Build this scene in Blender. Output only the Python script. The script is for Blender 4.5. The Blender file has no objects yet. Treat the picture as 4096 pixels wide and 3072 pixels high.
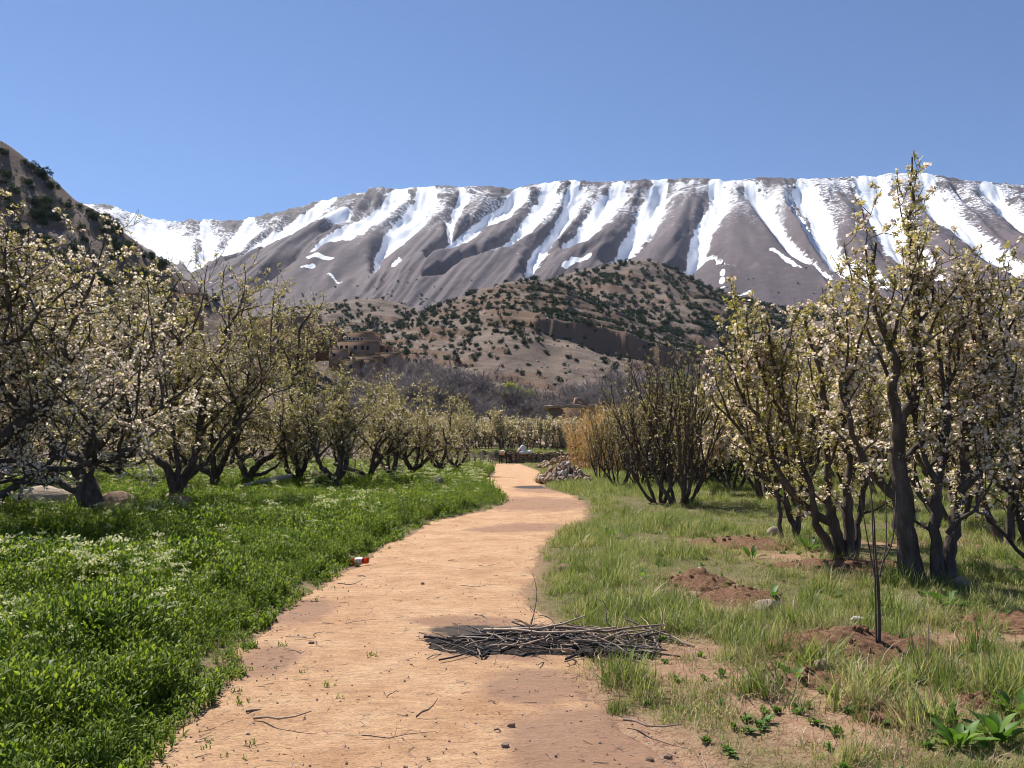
import bpy, math, random
import numpy as np
from mathutils import Vector
R = np.random.default_rng(7)
S = bpy.context.scene
COL = S.collection

# ------------------------------------------------------------------ camera
CAM_H = 1.6; FPX = 853.33; PITCH = math.atan(63 / FPX)
cam = bpy.data.cameras.new('camera'); camo = bpy.data.objects.new('camera', cam); COL.objects.link(camo)
cam.sensor_width = 36; cam.lens = 30; cam.clip_start = 0.1; cam.clip_end = 30000
camo.location = (0, 0, CAM_H); camo.rotation_euler = (math.pi / 2 + PITCH, 0, 0)
S.camera = camo

# ------------------------------------------------------------------ sky, sun, exposure
SUN_AZ = math.radians(-38)      # left of the view direction (+Y)
SUN_EL = math.radians(52)
w = bpy.data.worlds.new('World'); S.world = w; w.use_nodes = True
nt = w.node_tree; nt.nodes.clear()
sky = nt.nodes.new('ShaderNodeTexSky'); sky.sky_type = 'NISHITA'; sky.sun_disc = False
sky.sun_elevation = SUN_EL; sky.sun_rotation = SUN_AZ; sky.altitude = 2000; sky.air_density = 1.0; sky.dust_density = 0.0; sky.ozone_density = 8.5
bg = nt.nodes.new('ShaderNodeBackground'); bg.inputs[1].default_value = 0.071
out = nt.nodes.new('ShaderNodeOutputWorld')
nt.links.new(sky.outputs[0], bg.inputs[0]); nt.links.new(bg.outputs[0], out.inputs[0])
sun = bpy.data.lights.new('sun', 'SUN'); sun.energy = 4.6; sun.angle = math.radians(0.53); sun.color = (1, 0.955, 0.88)
suno = bpy.data.objects.new('sun', sun); COL.objects.link(suno)
sd = Vector((math.sin(SUN_AZ) * math.cos(SUN_EL), math.cos(SUN_AZ) * math.cos(SUN_EL), math.sin(SUN_EL)))
suno.rotation_euler = sd.to_track_quat('Z', 'Y').to_euler()
S.view_settings.view_transform = 'Standard'; S.view_settings.look = 'None'
S.view_settings.exposure = 0.85; S.view_settings.gamma = 1
S.cycles.max_bounces = 5; S.cycles.diffuse_bounces = 2; S.cycles.glossy_bounces = 2; S.cycles.transmission_bounces = 4
S.cycles.transparent_max_bounces = 6; S.cycles.volume_bounces = 0
S.cycles.use_denoising = True; S.cycles.filter_width = 1.0

# ------------------------------------------------------------------ photo measurements -> world
CT, ST = math.cos(PITCH), math.sin(PITCH)
def ray(sx, sy):
    a = (np.asarray(sx, float) / 4 - 512) / FPX; b = (384 - np.asarray(sy, float) / 4) / FPX
    return a, CT - b * ST, ST + b * CT
def at(sx, sy, Y):                      # point seen at that place at depth Y
    a, y, z = ray(sx, sy); k = Y / y
    return np.stack([a * k, np.broadcast_to(np.asarray(Y, float), np.shape(a * k)), CAM_H + z * k], -1)
def ground(sx, sy, z0=0.0):             # point of the ground plane seen there
    a, y, z = ray(sx, sy); k = (z0 - CAM_H) / z
    return np.stack([a * k, y * k, np.zeros(np.shape(a * k)) + z0], -1)
def proj(P):
    x, y, z = P[..., 0], P[..., 1], P[..., 2] - CAM_H
    f = y * CT + z * ST; u = -y * ST + z * CT
    return (512 + FPX * x / f) * 4, (384 - FPX * u / f) * 4

# ------------------------------------------------------------------ noise
def _h(ix, iy, s):
    n = (ix.astype(np.int64) * 374761393 + iy.astype(np.int64) * 668265263 + s * 1442695041) & 0x7fffffff
    n = ((n ^ (n >> 13)) * 1274126177) & 0x7fffffff
    return ((n ^ (n >> 16)) & 0xffff) / 65535.0
def vn(x, y, s=0):
    x = np.asarray(x, float); y = np.asarray(y, float)
    ix = np.floor(x); iy = np.floor(y); fx = x - ix; fy = y - iy
    fx = fx * fx * (3 - 2 * fx); fy = fy * fy * (3 - 2 * fy)
    a = _h(ix, iy, s); b = _h(ix + 1, iy, s); c = _h(ix, iy + 1, s); d = _h(ix + 1, iy + 1, s)
    return (a * (1 - fx) + b * fx) * (1 - fy) + (c * (1 - fx) + d * fx) * fy
def fbm(x, y, o=4, s=0):                # about -1..1
    v = 0; a = 1; t = 0
    for i in range(o):
        v = v + a * (vn(x * 2 ** i + 17.3 * i, y * 2 ** i + 5.1 * i, s + i) * 2 - 1); t += a; a *= 0.5
    return v / t
def sstep(a, b, x):
    t = np.clip((x - a) / (b - a), 0, 1); return t * t * (3 - 2 * t)

# ------------------------------------------------------------------ mesh helpers
def mesh(name, V, faces, mats, smooth=False, attrs=None, mi=None):
    """faces: one (m,k) array or a list of them (material index = list position unless mi)"""
    if not isinstance(faces, list): faces = [faces]
    faces = [np.asarray(f, np.int32) for f in faces]
    me = bpy.data.meshes.new(name)
    V = np.asarray(V, np.float32).reshape(-1, 3)
    me.vertices.add(len(V)); me.vertices.foreach_set('co', V.ravel())
    loops = np.concatenate([f.ravel() for f in faces]) if faces else np.zeros(0, np.int32)
    tot = np.concatenate([np.full(len(f), f.shape[1], np.int32) for f in faces])
    st = np.concatenate([[0], np.cumsum(tot)[:-1]]).astype(np.int32)
    me.loops.add(len(loops)); me.loops.foreach_set('vertex_index', loops)
    me.polygons.add(len(tot)); me.polygons.foreach_set('loop_start', st); me.polygons.foreach_set('loop_total', tot)
    if not isinstance(mats, (list, tuple)): mats = [mats]
    for m in mats: me.materials.append(m)
    if len(mats) > 1:
        idx = np.concatenate([np.full(len(f), i if mi is None else mi[i], np.int32) for i, f in enumerate(faces)])
        me.polygons.foreach_set('material_index', idx)
    if smooth: me.polygons.foreach_set('use_smooth', np.ones(len(tot), bool))
    for k, v in (attrs or {}).items():
        at_ = me.attributes.new(k, 'FLOAT', 'POINT'); at_.data.foreach_set('value', np.asarray(v, np.float32))
    me.update(calc_edges=True); me.validate()
    return me
def obj(name, me, parent=None, loc=None, rz=0.0, sc=1.0):
    o = bpy.data.objects.new(name, me); COL.objects.link(o)
    if parent is not None: o.parent = parent
    if loc is not None: o.location = loc
    if rz: o.rotation_euler[2] = rz
    if sc != 1.0: o.scale = (sc, sc, sc) if np.isscalar(sc) else sc
    return o
def tag(o, label=None, cat=None, group=None, kind=None):
    if label: o['label'] = label
    if cat: o['category'] = cat
    if group: o['group'] = group
    if kind: o['kind'] = kind
    return o
def empty(name, loc=(0, 0, 0), rz=0.0, sc=1.0):
    o = obj(name, None, None, loc, rz, sc); o.empty_display_size = 0.2; return o
def gridfaces(nx, ny):
    i = np.arange(nx - 1)[None, :] + np.arange(ny - 1)[:, None] * nx
    return np.stack([i, i + 1, i + nx + 1, i + nx], -1).reshape(-1, 4)
def orient(d):
    d = d / np.linalg.norm(d); a = np.array([0, 0, 1.0]) if abs(d[2]) < .9 else np.array([1.0, 0, 0])
    u = np.cross(a, d); u /= np.linalg.norm(u); return u, np.cross(d, u)
class Tubes:
    def __init__(s): s.V = []; s.F = []; s.n = 0
    def add(s, P, r, k=5):
        P = np.asarray(P, float); r = np.broadcast_to(np.asarray(r, float), (len(P),)); n = len(P)
        T = np.gradient(P, axis=0); T /= np.linalg.norm(T, axis=1)[:, None] + 1e-9
        m = T.mean(0); ref = np.array([0, 0, 1.0]) if abs(m[2]) < 0.8 * np.linalg.norm(m) else np.array([1.0, 0.2, 0])
        U = np.cross(ref, T); U /= np.linalg.norm(U, axis=1)[:, None] + 1e-9; W = np.cross(T, U)
        a = np.arange(k) * 2 * math.pi / k
        V = P[:, None] + r[:, None, None] * (np.cos(a)[None, :, None] * U[:, None] + np.sin(a)[None, :, None] * W[:, None])
        s.V.append(V.reshape(-1, 3))
        i = np.arange(n - 1)[:, None] * k; j = np.arange(k)[None, :]; jj = (j + 1) % k
        s.F.append((np.stack([i + j, i + jj, i + k + jj, i + k + j], -1).reshape(-1, 4)) + s.n)
        s.n += n * k
    def get(s): return np.concatenate(s.V), np.concatenate(s.F)
def rock_mesh(name, mat, seed, sub=2, rough=.25):
    import bmesh
    bm = bmesh.new(); bmesh.ops.create_icosphere(bm, subdivisions=sub, radius=1)
    r = np.random.default_rng(seed)
    pl = r.normal(size=(9, 3)); pl /= np.linalg.norm(pl, axis=1)[:, None]; off = r.uniform(.55, .95, 9)
    for v in bm.verts:
        p = np.array(v.co)
        for n_, o_ in zip(pl, off):
            d = p @ n_ - o_
            if d > 0: p = p - n_ * d
        p *= 1 + rough * .3 * (r.random() - .5)
        v.co = p
    me = bpy.data.meshes.new(name); bm.to_mesh(me); bm.free(); me.materials.append(mat); return me

# ------------------------------------------------------------------ materials
class MT:
    def __init__(s, name):
        s.m = bpy.data.materials.new(name); s.m.use_nodes = True; s.t = s.m.node_tree; s.t.nodes.clear()
        s.o = s.t.nodes.new('ShaderNodeOutputMaterial')
    def n(s, ty, ins=None, **kw):
        x = s.t.nodes.new('ShaderNode' + ty)
        for k, v in kw.items(): setattr(x, k, v)
        for k, v in (ins or {}).items(): s.set(x.inputs[k], v)
        return x
    def set(s, sock, v):
        if hasattr(v, 'is_output'): s.t.links.new(v, sock)
        elif hasattr(v, 'outputs'): s.t.links.new(v.outputs[0], sock)
        else:
            if isinstance(v, (tuple, list)) and len(v) == 3 and sock.type == 'RGBA': v = (*v, 1)
            sock.default_value = v
    def ramp(s, fac, stops, interp='LINEAR'):
        x = s.n('ValToRGB', {'Fac': fac}); cr = x.color_ramp; cr.interpolation = interp
        while len(cr.elements) < len(stops): cr.elements.new(0.5)
        for e, (p, c) in zip(cr.elements, stops):
            e.position = p; e.color = (*c, 1) if isinstance(c, (tuple, list)) else (c, c, c, 1)
        return x.outputs[0]
    def noise(s, scale, detail=4, rough=.55, vec=None, dist=0):
        i = {'Scale': scale, 'Detail': detail, 'Roughness': rough, 'Distortion': dist}
        if vec is not None: i['Vector'] = vec
        return s.n('TexNoise', i).outputs[0]
    def pos(s, scale=(1, 1, 1)):
        g = s.n('NewGeometry').outputs['Position']
        return s.n('VectorMath', {0: g, 1: scale}, operation='MULTIPLY').outputs[0]
    def objpos(s, scale=(1, 1, 1)):
        g = s.n('TexCoord').outputs['Object']
        return s.n('VectorMath', {0: g, 1: scale}, operation='MULTIPLY').outputs[0]
    def attr(s, name): return s.n('Attribute', attribute_name=name).outputs['Fac']
    def math(s, op, a, b=0.0, clamp=False):
        return s.n('Math', {0: a, 1: b}, operation=op, use_clamp=clamp).outputs[0]
    def mix(s, f, a, b):
        x = s.n('Mix', data_type='RGBA'); s.set(x.inputs[0], f); s.set(x.inputs[6], a); s.set(x.inputs[7], b); return x.outputs[2]
    def bump(s, h, strength=.5, dist=.1):
        return s.n('Bump', {'Height': h, 'Strength': strength, 'Distance': dist}).outputs[0]
    def princ(s, col, rough=.8, spec=.3, normal=None, **kw):
        i = {'Base Color': col, 'Roughness': rough, 'Specular IOR Level': spec}
        if normal is not None: i['Normal'] = normal
        for k, v in kw.items(): i[k.replace('_', ' ')] = v
        p = s.n('BsdfPrincipled', i); return p.outputs[0]
    def end(s, sh): s.t.links.new(sh, s.o.inputs['Surface']); return s.m

def leaf_mat(name, stops, trans=.45, rough=.5, spec=.35, use_obj=.35):
    m = MT(name)
    rnd = m.math('ADD', m.math('MULTIPLY', m.attr('rnd'), 1 - use_obj), m.math('MULTIPLY', m.n('ObjectInfo').outputs['Random'], use_obj))
    c = m.ramp(rnd, stops)
    p = m.princ(c, rough, spec)
    tc = m.n('HueSaturation', {'Color': c, 'Saturation': 1.1, 'Value': 1.25}).outputs[0]
    t = m.n('BsdfTranslucent', {'Color': tc}).outputs[0]
    return m.end(m.n('MixShader', {0: trans, 1: p, 2: t}).outputs[0])

M = {}
def _mats():
    # bark
    m = MT('bark'); n1 = m.noise(9, 5, .6, m.objpos((1, 1, .35))); n2 = m.noise(60, 3, .6, m.objpos((1, 1, .3)))
    c = m.ramp(n1, [(.3, (.042, .031, .026)), (.55, (.095, .072, .060)), (.8, (.20, .158, .130))])
    M['bark'] = m.end(m.princ(c, .85, .2, m.bump(m.math('ADD', n1, m.math('MULTIPLY', n2, .5)), .7, .03)))
    m = MT('grey_bark'); n1 = m.noise(2, 4, .6, m.objpos())
    M['grey_bark'] = m.end(m.princ(m.ramp(n1, [(.3, (.16, .135, .128)), (.7, (.34, .29, .27))]), .9, .15))
    m = MT('dry_wood'); n1 = m.noise(14, 4, .6, m.objpos())
    c = m.mix(m.n('ObjectInfo').outputs['Random'], m.ramp(n1, [(.3, (.20, .14, .10)), (.7, (.46, .35, .26))]), m.ramp(n1, [(.3, (.09, .06, .05)), (.7, (.26, .18, .14))]))
    M['dry_wood'] = m.end(m.princ(c, .75, .3))
    m = MT('charred_wood'); n1 = m.noise(20, 4, .6, m.objpos())
    M['charred_wood'] = m.end(m.princ(m.ramp(n1, [(.35, (.012, .011, .012)), (.7, (.07, .06, .06))]), .7, .3))
    # apple leaves / blossoms
    M['apple_leaf'] = leaf_mat('apple_leaf', [(0, (.17, .15, .04)), (.4, (.31, .28, .085)), (.75, (.46, .40, .16)), (1, (.50, .33, .20))], .5, .45, .4, .15)
    M['petal'] = leaf_mat('petal', [(0, (.72, .47, .41)), (.35, (.84, .70, .61)), (1, (.88, .82, .73))], .42, .6, .2, .1)
    M['sprig'] = leaf_mat('sprig', [(0, (.06, .10, .02)), (.5, (.13, .17, .04)), (1, (.23, .24, .07))], .45, .5, .3)
    # meadow
    M['grass'] = leaf_mat('grass', [(0, (.065, .10, .025)), (.3, (.14, .19, .04)), (.55, (.25, .28, .08)), (.75, (.40, .38, .15)), (1, (.58, .49, .27))], .45, .45, .3, .45)
    M['weed'] = leaf_mat('weed', [(0, (.055, .10, .016)), (.4, (.12, .19, .027)), (.8, (.24, .30, .045)), (1, (.36, .39, .085))], .5, .55, .22, .4)
    M['straw'] = leaf_mat('straw', [(0, (.28, .21, .11)), (.6, (.46, .37, .21)), (1, (.55, .48, .30))], .2, .6, .3)
    M['cress_flower'] = leaf_mat('cress_flower', [(0, (.48, .50, .18)), (.5, (.68, .66, .34)), (1, (.80, .77, .54))], .3, .6, .2)
    M['dock'] = leaf_mat('dock', [(0, (.05, .10, .018)), (.5, (.10, .19, .03)), (1, (.20, .29, .055))], .4, .5, .25)
    M['reed'] = leaf_mat('reed', [(0, (.42, .25, .09)), (.5, (.64, .42, .17)), (1, (.78, .60, .32))], .3, .55, .3, .1)
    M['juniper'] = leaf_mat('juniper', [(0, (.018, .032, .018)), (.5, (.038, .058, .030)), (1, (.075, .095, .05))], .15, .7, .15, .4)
    # soils
    m = MT('ground_soil'); P = m.pos()
    n1 = m.noise(.9, 6, .6, P); n2 = m.noise(14, 5, .65, P); n3 = m.noise(70, 3, .6, P)
    soil = m.ramp(n2, [(.25, (.16, .085, .05)), (.5, (.33, .20, .125)), (.8, (.46, .31, .20))])
    turf = m.ramp(n2, [(.3, (.05, .065, .022)), (.7, (.15, .15, .06))])
    g = m.math('ADD', m.attr('green'), m.math('MULTIPLY', m.math('SUBTRACT', n2, .5), .9), True)
    c = m.mix(g, soil, turf)
    M['ground'] = m.end(m.princ(c, .95, .15, m.bump(m.math('ADD', n2, m.math('MULTIPLY', n3, .5)), .8, .05)))
    m = MT('path_dirt'); P = m.pos()
    n1 = m.noise(1.6, 5, .6, P); n2 = m.noise(11, 6, .7, m.pos((.55, 1.3, 1))); n3 = m.noise(85, 4, .7, m.pos((.45, 1.5, 1))); n4 = m.noise(3.7, 5, .6, P)
    base = m.ramp(n1, [(.28, (.44, .25, .135)), (.5, (.58, .36, .205)), (.75, (.66, .45, .275))])
    base = m.mix(m.ramp(n2, [(.38, .0), (.66, .55)]), base, (.30, .165, .095))
    base = m.mix(m.ramp(n3, [(.53, .0), (.64, .85)]), base, (.15, .082, .05))
    base = m.mix(m.ramp(m.noise(130, 2, .5, m.pos((.3, 1, 1))), [(.66, .0), (.72, .7)]), base, (.72, .55, .36))
    dampf = m.math('ADD', m.attr('damp'), m.math('MULTIPLY', m.math('SUBTRACT', n4, .5), 1.1), True)
    dampf = m.ramp(dampf, [(.30, .0), (.75, .7)])
    base = m.mix(dampf, base, m.mix(n2, (.155, .075, .055), (.36, .22, .155)))
    ashf = m.math('ADD', m.attr('ash'), m.math('MULTIPLY', m.math('SUBTRACT', n2, .5), .9), True)
    base = m.mix(m.ramp(ashf, [(.4, .0), (.7, .92)]), base, m.mix(n3, (.018, .017, .018), (.085, .08, .08)))
    hgt = m.math('ADD', m.math('MULTIPLY', n2, 1.0), m.math('MULTIPLY', n3, .55))
    M['path'] = m.end(m.princ(base, .95, .12, m.bump(hgt, .8, .035)))
    m = MT('dug_soil'); P = m.pos(); n2 = m.noise(22, 5, .7, P)
    c = m.ramp(n2, [(.3, (.085, .042, .026)), (.55, (.20, .11, .065)), (.8, (.34, .21, .13))])
    M['dug_soil'] = m.end(m.princ(c, .97, .1, m.bump(n2, .9, .04)))
    # stones
    def stone(name, a, b, c_):
        m = MT(name); o = m.n('ObjectInfo').outputs['Random']; n1 = m.noise(3.2, 5, .6, m.objpos()); n2 = m.noise(18, 4, .6, m.objpos())
        c = m.mix(n1, a, b); c = m.mix(m.ramp(o, [(.55, .0), (1, .8)]), c, c_)
        c = m.mix(m.ramp(n2, [(.5, .0), (.75, .5)]), c, tuple(x * .45 for x in a))
        M[name] = m.end(m.princ(c, .9, .2, m.bump(n2, .6, .05)))
    stone('stone', (.27, .17, .115), (.46, .31, .215), (.58, .53, .48))
    stone('wall_stone', (.30, .19, .11), (.50, .34, .20), (.52, .42, .31))
    stone('boulder', (.33, .25, .18), (.50, .40, .30), (.5, .42, .34))
    stone('white_stone', (.55, .52, .48), (.70, .68, .64), (.7, .68, .66))
    # hills
    m = MT('hillside'); P = m.pos(); g = m.n('NewGeometry').outputs['True Normal']
    nz = m.n('SeparateXYZ', {0: g}).outputs[2]
    n1 = m.noise(.035, 6, .6, P); n2 = m.noise(.35, 5, .65, P); n3 = m.noise(1.6, 4, .7, m.pos((1, 1, 2.2)))
    c = m.ramp(n1, [(.3, (.155, .115, .092)), (.5, (.205, .155, .125)), (.72, (.25, .195, .155))])
    c = m.mix(m.ramp(n2, [(.5, .0), (.72, .6)]), c, (.115, .083, .066))
    sv = m.n('SeparateXYZ', {0: P}); lv = m.math('ADD', sv.outputs[2], m.math('MULTIPLY', sv.outputs[0], .21))
    stv = m.n('CombineXYZ', {0: m.math('MULTIPLY', sv.outputs[0], .035), 1: m.math('MULTIPLY', sv.outputs[1], .02), 2: m.math('MULTIPLY', lv, .42)}).outputs[0]
    stn = m.noise(1.0, 5, .6, stv)
    c = m.mix(m.ramp(stn, [(.52, .0), (.64, .55)]), c, (.10, .072, .056))
    c = m.mix(m.ramp(stn, [(.33, .45), (.44, .0)]), c, (.36, .29, .235))
    c = m.mix(m.ramp(n3, [(.54, .0), (.66, .75)]), c, (.075, .055, .044))
    c = m.mix(m.ramp(n3, [(.30, .7), (.42, .0)]), c, (.36, .295, .245))
    rk = m.mix(n3, (.13, .085, .062), (.27, .185, .135))
    c = m.mix(m.ramp(nz, [(.55, 1.0), (.76, .0)]), c, rk)
    M['hillside'] = m.end(m.princ(c, .97, .1, m.bump(m.math('ADD', n2, n3), .7, 1.2)))
    m = MT('foothill_soil'); P = m.pos(); n1 = m.noise(.009, 6, .6, P); n2 = m.noise(.12, 5, .65, P)
    c = m.ramp(n1, [(.3, (.20, .145, .125)), (.55, (.27, .195, .16)), (.75, (.31, .235, .19))])
    c = m.mix(m.ramp(n2, [(.5, .0), (.75, .5)]), c, (.14, .105, .09))
    M['foothill'] = m.end(m.princ(c, .97, .1, m.bump(n2, .6, 3.)))
    # mountain
    m = MT('mountain_rock'); P = m.pos(); n1 = m.noise(.0035, 7, .62, P); n2 = m.noise(.035, 5, .65, P); n3 = m.noise(.16, 4, .75, m.pos((1, .5, 1)))
    rock = m.ramp(n1, [(.3, (.090, .070, .078)), (.55, (.118, .091, .097)), (.75, (.15, .113, .112))])
    rock = m.mix(m.ramp(n2, [(.45, .0), (.75, .55)]), rock, (.085, .070, .075))
    rock = m.mix(m.ramp(n2, [(.25, .5), (.42, .0)]), rock, (.22, .18, .17))
    rock = m.mix(m.ramp(n3, [(.5, .0), (.7, .6)]), rock, (.06, .050, .056))
    rock = m.mix(m.attr('crag'), rock, m.mix(n2, (.05, .042, .045), (.13, .105, .10)))
    s1 = m.math('ADD', m.attr('snow'), m.math('ADD', m.math('MULTIPLY', m.math('SUBTRACT', n2, .5), .8), m.math('MULTIPLY', m.math('SUBTRACT', n3, .5), .5)))
    s1 = m.ramp(s1, [(.47, .0), (.53, 1.0)])
    n5 = m.noise(.06, 5, .75, m.pos((1, .6, 1.6)))
    s2 = m.math('ADD', m.math('ADD', m.attr('speck'), m.math('MULTIPLY', m.math('SUBTRACT', n5, .5), 2.2)), m.math('MULTIPLY', m.math('SUBTRACT', n3, .5), 1.2))
    s2 = m.ramp(s2, [(.50, .0), (.60, .9)])
    sn = m.math('MAXIMUM', s1, s2)
    c = m.mix(sn, rock, (.86, .87, .90))
    M['mountain'] = m.end(m.princ(c, .9, .15, m.bump(n2, .5, 8.)))
    # adobe
    m = MT('adobe'); P = m.pos(); n1 = m.noise(.5, 5, .6, P); n2 = m.noise(5, 4, .6, m.pos((1, 1, .4)))
    c = m.ramp(n1, [(.3, (.215, .135, .095)), (.6, (.29, .19, .135)), (.8, (.33, .225, .165))])
    c = m.mix(m.ramp(n2, [(.5, .0), (.8, .5)]), c, (.16, .10, .07))
    M['adobe'] = m.end(m.princ(c, .95, .1, m.bump(n2, .4, .1)))
    m = MT('mud_roof'); n2 = m.noise(3, 4, .6, m.pos())
    M['mud_roof'] = m.end(m.princ(m.ramp(n2, [(.3, (.22, .16, .11)), (.7, (.40, .31, .22))]), .95, .1))
    def flat(name, c, r=.6, **k):
        m = MT(name); n = m.noise(25, 3, .5, m.objpos()); M[name] = m.end(m.princ(m.mix(n, tuple(x * .85 for x in c), c), r, .3, **k))
    flat('white_paint', (.62, .60, .56)); flat('dark_pane', (.02, .02, .022), .25); flat('stake_wood', (.30, .23, .18), .85)
    flat('donkey_coat', (.030, .020, .015), .8); flat('muzzle', (.20, .16, .12), .8); flat('pack_cloth', (.42, .25, .12), .9); flat('pale_cloth', (.50, .42, .33), .9)
    flat('sack', (.70, .68, .60), .55); flat('net', (.33, .32, .30), .8); flat('pinkrag', (.55, .40, .35), .8)
    m = MT('ash'); n1 = m.noise(9, 5, .7, m.objpos()); n2 = m.noise(45, 3, .6, m.objpos()); M['ash'] = m.end(m.princ(m.ramp(n1, [(.35, (.012, .011, .011)), (.55, (.035, .031, .029)), (.75, (.12, .10, .085))]), .97, .05, m.bump(n2, .9, .02)))
    flat('bleached_wood', (.42, .36, .30), .8)
    m = MT('bottle_plastic'); M['bottle'] = m.end(m.princ((.85, .10, .03), .15, .6, Transmission_Weight=.75, IOR=1.2))
    m = MT('bottle_label'); n = m.noise(30, 2, .5, m.objpos((1, 3, 1)))
    M['label'] = m.end(m.princ(m.ramp(n, [(.42, (.80, .80, .82)), (.5, (.55, .12, .10)), (.56, (.80, .78, .80)), (.72, (.25, .28, .55))]), .35, .5))
    flat('bottle_cap', (.75, .30, .04), .4)
_mats()

# ------------------------------------------------------------------ templates and scatter (geometry nodes)
def lib(objs_name, meshes):
    c = bpy.data.collections.new(objs_name)
    for i, me in enumerate(meshes):
        o = bpy.data.objects.new('%s_%02d' % (objs_name, i), me); c.objects.link(o)
    return c
def scatter(name, P, rot, scl, idx, coll):
    me = bpy.data.meshes.new(name); P = np.asarray(P, np.float32)
    me.vertices.add(len(P)); me.vertices.foreach_set('co', P.ravel())
    a = me.attributes.new('rot', 'FLOAT_VECTOR', 'POINT'); a.data.foreach_set('vector', np.asarray(rot, np.float32).ravel())
    a = me.attributes.new('scl', 'FLOAT_VECTOR', 'POINT'); a.data.foreach_set('vector', np.asarray(scl, np.float32).ravel())
    a = me.attributes.new('idx', 'INT', 'POINT'); a.data.foreach_set('value', np.asarray(idx, np.int32))
    o = obj(name, me)
    ng = bpy.data.node_groups.new('scatter_' + name, 'GeometryNodeTree')
    ng.interface.new_socket('Geometry', in_out='INPUT', socket_type='NodeSocketGeometry')
    ng.interface.new_socket('Geometry', in_out='OUTPUT', socket_type='NodeSocketGeometry')
    N = ng.nodes; L = ng.links
    gi = N.new('NodeGroupInput'); go = N.new('NodeGroupOutput'); ip = N.new('GeometryNodeInstanceOnPoints')
    ci = N.new('GeometryNodeCollectionInfo'); ci.inputs['Collection'].default_value = coll
    ci.inputs['Separate Children'].default_value = True; ci.inputs['Reset Children'].default_value = True
    def na(n_, t):
        x = N.new('GeometryNodeInputNamedAttribute'); x.data_type = t; x.inputs['Name'].default_value = n_; return x.outputs['Attribute']
    L.new(gi.outputs[0], ip.inputs['Points']); L.new(ci.outputs[0], ip.inputs['Instance'])
    ip.inputs['Pick Instance'].default_value = True
    L.new(na('idx', 'INT'), ip.inputs['Instance Index'])
    L.new(na('rot', 'FLOAT_VECTOR'), ip.inputs['Rotation']); L.new(na('scl', 'FLOAT_VECTOR'), ip.inputs['Scale'])
    L.new(ip.outputs[0], go.inputs[0])
    md = o.modifiers.new('scatter', 'NODES'); md.node_group = ng
    return o

# ------------------------------------------------------------------ ground
_L = np.array([(430, 3300), (560, 3072), (760, 2900), (930, 2740), (1000, 2600), (1090, 2480), (1200, 2400), (1400, 2280), (1560, 2180), (1750, 2085), (1960, 2040), (2040, 2010), (2030, 1985), (1960, 1950), (1935, 1925), (1985, 1895), (1980, 1868), (1960, 1858), (1955, 1850)], float)
_Rr = np.array([(3000, 3300), (2720, 3072), (2560, 2950), (2380, 2800), (2270, 2700), (2330, 2620), (2330, 2560), (2170, 2490), (2080, 2420), (2120, 2330), (2150, 2200), (2230, 2130), (2330, 2080), (2345, 2030), (2290, 1985), (2180, 1955), (2130, 1920), (2160, 1890), (2110, 1868), (2080, 1858), (2075, 1850)], float)
gl = ground(_L[:, 0], _L[:, 1]); gr = ground(_Rr[:, 0], _Rr[:, 1])
def path_edges(y):
    return np.interp(y, gl[:, 1], gl[:, 0]), np.interp(y, gr[:, 1], gr[:, 0])
PEND = 82.0
def path_in(x, y):                       # >0 inside (metres from the edge)
    a, b = path_edges(y); d = np.minimum(x - a, b - x)
    d = np.minimum(d, (PEND - y) * .5)
    return d
WALL_Y = 83.0
def gz(x, y):
    x = np.asarray(x, float); y = np.asarray(y, float)
    z = .05 * fbm(x * .35, y * .35, 3, 3) * sstep(0, .8, np.abs(x)) + .03 * fbm(x * 1.5, y * 1.5, 3, 9)
    pin = path_in(x, y); z = z * (1 - .8 * sstep(-.5, .2, pin)) + .07 * sstep(0, -1.2, pin)
    bank = sstep(WALL_Y + .2, WALL_Y + 1.2, y - 1.2 * np.sin(x * .2)) * 1.0
    z = z + bank * sstep(-14, -9, x) + .012 * np.maximum(0, y - 90) * (y < 2000)
    z = z - .02 * np.maximum(0, y - 300) * (y < 2000)
    return z
def axis(stops):
    out = []
    for (a, b, n) in stops: out.append(np.linspace(a, b, n, endpoint=False))
    return np.concatenate(out + [[stops[-1][1]]])
PATCH = []                                # bare places among the grass
for sx, sy, r in [(2850, 2400, .45), (2700, 2620, .5), (2640, 2700, .5), (3150, 2740, .7), (3350, 2800, .75), (3560, 2760, .5), (3420, 2640, .6), (3300, 2900, .6), (2930, 2720, .35), (2980, 2200, .8), (3100, 2250, .5), (3480, 2900, .3), (3880, 2580, .4), (4060, 2560, .5), (3350, 2640, .4), (3500, 2640, .4), (2960, 2440, .5), (2790, 2350, .4), (2600, 2980, .4), (3250, 2880, .4), (3700, 2850, .3), (3000, 2850, .3), (3420, 2300, .7), (3250, 2260, .6), (3900, 2200, .8), (3600, 2200, .6)]:
    p = ground(sx, sy); PATCH.append((p[0], p[1], r))
def bare(x, y):
    v = np.zeros(np.shape(x))
    for (px, py, r) in PATCH: v = np.maximum(v, np.exp(-(((x - px) / r) ** 2 + ((y - py) / (r * 1.2)) ** 2)))
    return v
xs = axis([(-9000, -900, 8), (-900, -120, 14), (-120, -25, 50), (-25, -8, 70), (-8, 8, 110), (8, 25, 70), (25, 120, 50), (120, 900, 14), (900, 9000, 8)])
ys = axis([(-400, -4, 10), (-4, 2, 12), (2, 12, 90), (12, 30, 80), (30, 100, 100), (100, 320, 50), (320, 2000, 20), (2000, 12000, 10)])
X, Y = np.meshgrid(xs, ys); Z = gz(X, Y)
pin = path_in(X, Y); Z = Z - .03 * sstep(0, .15, pin)
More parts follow.
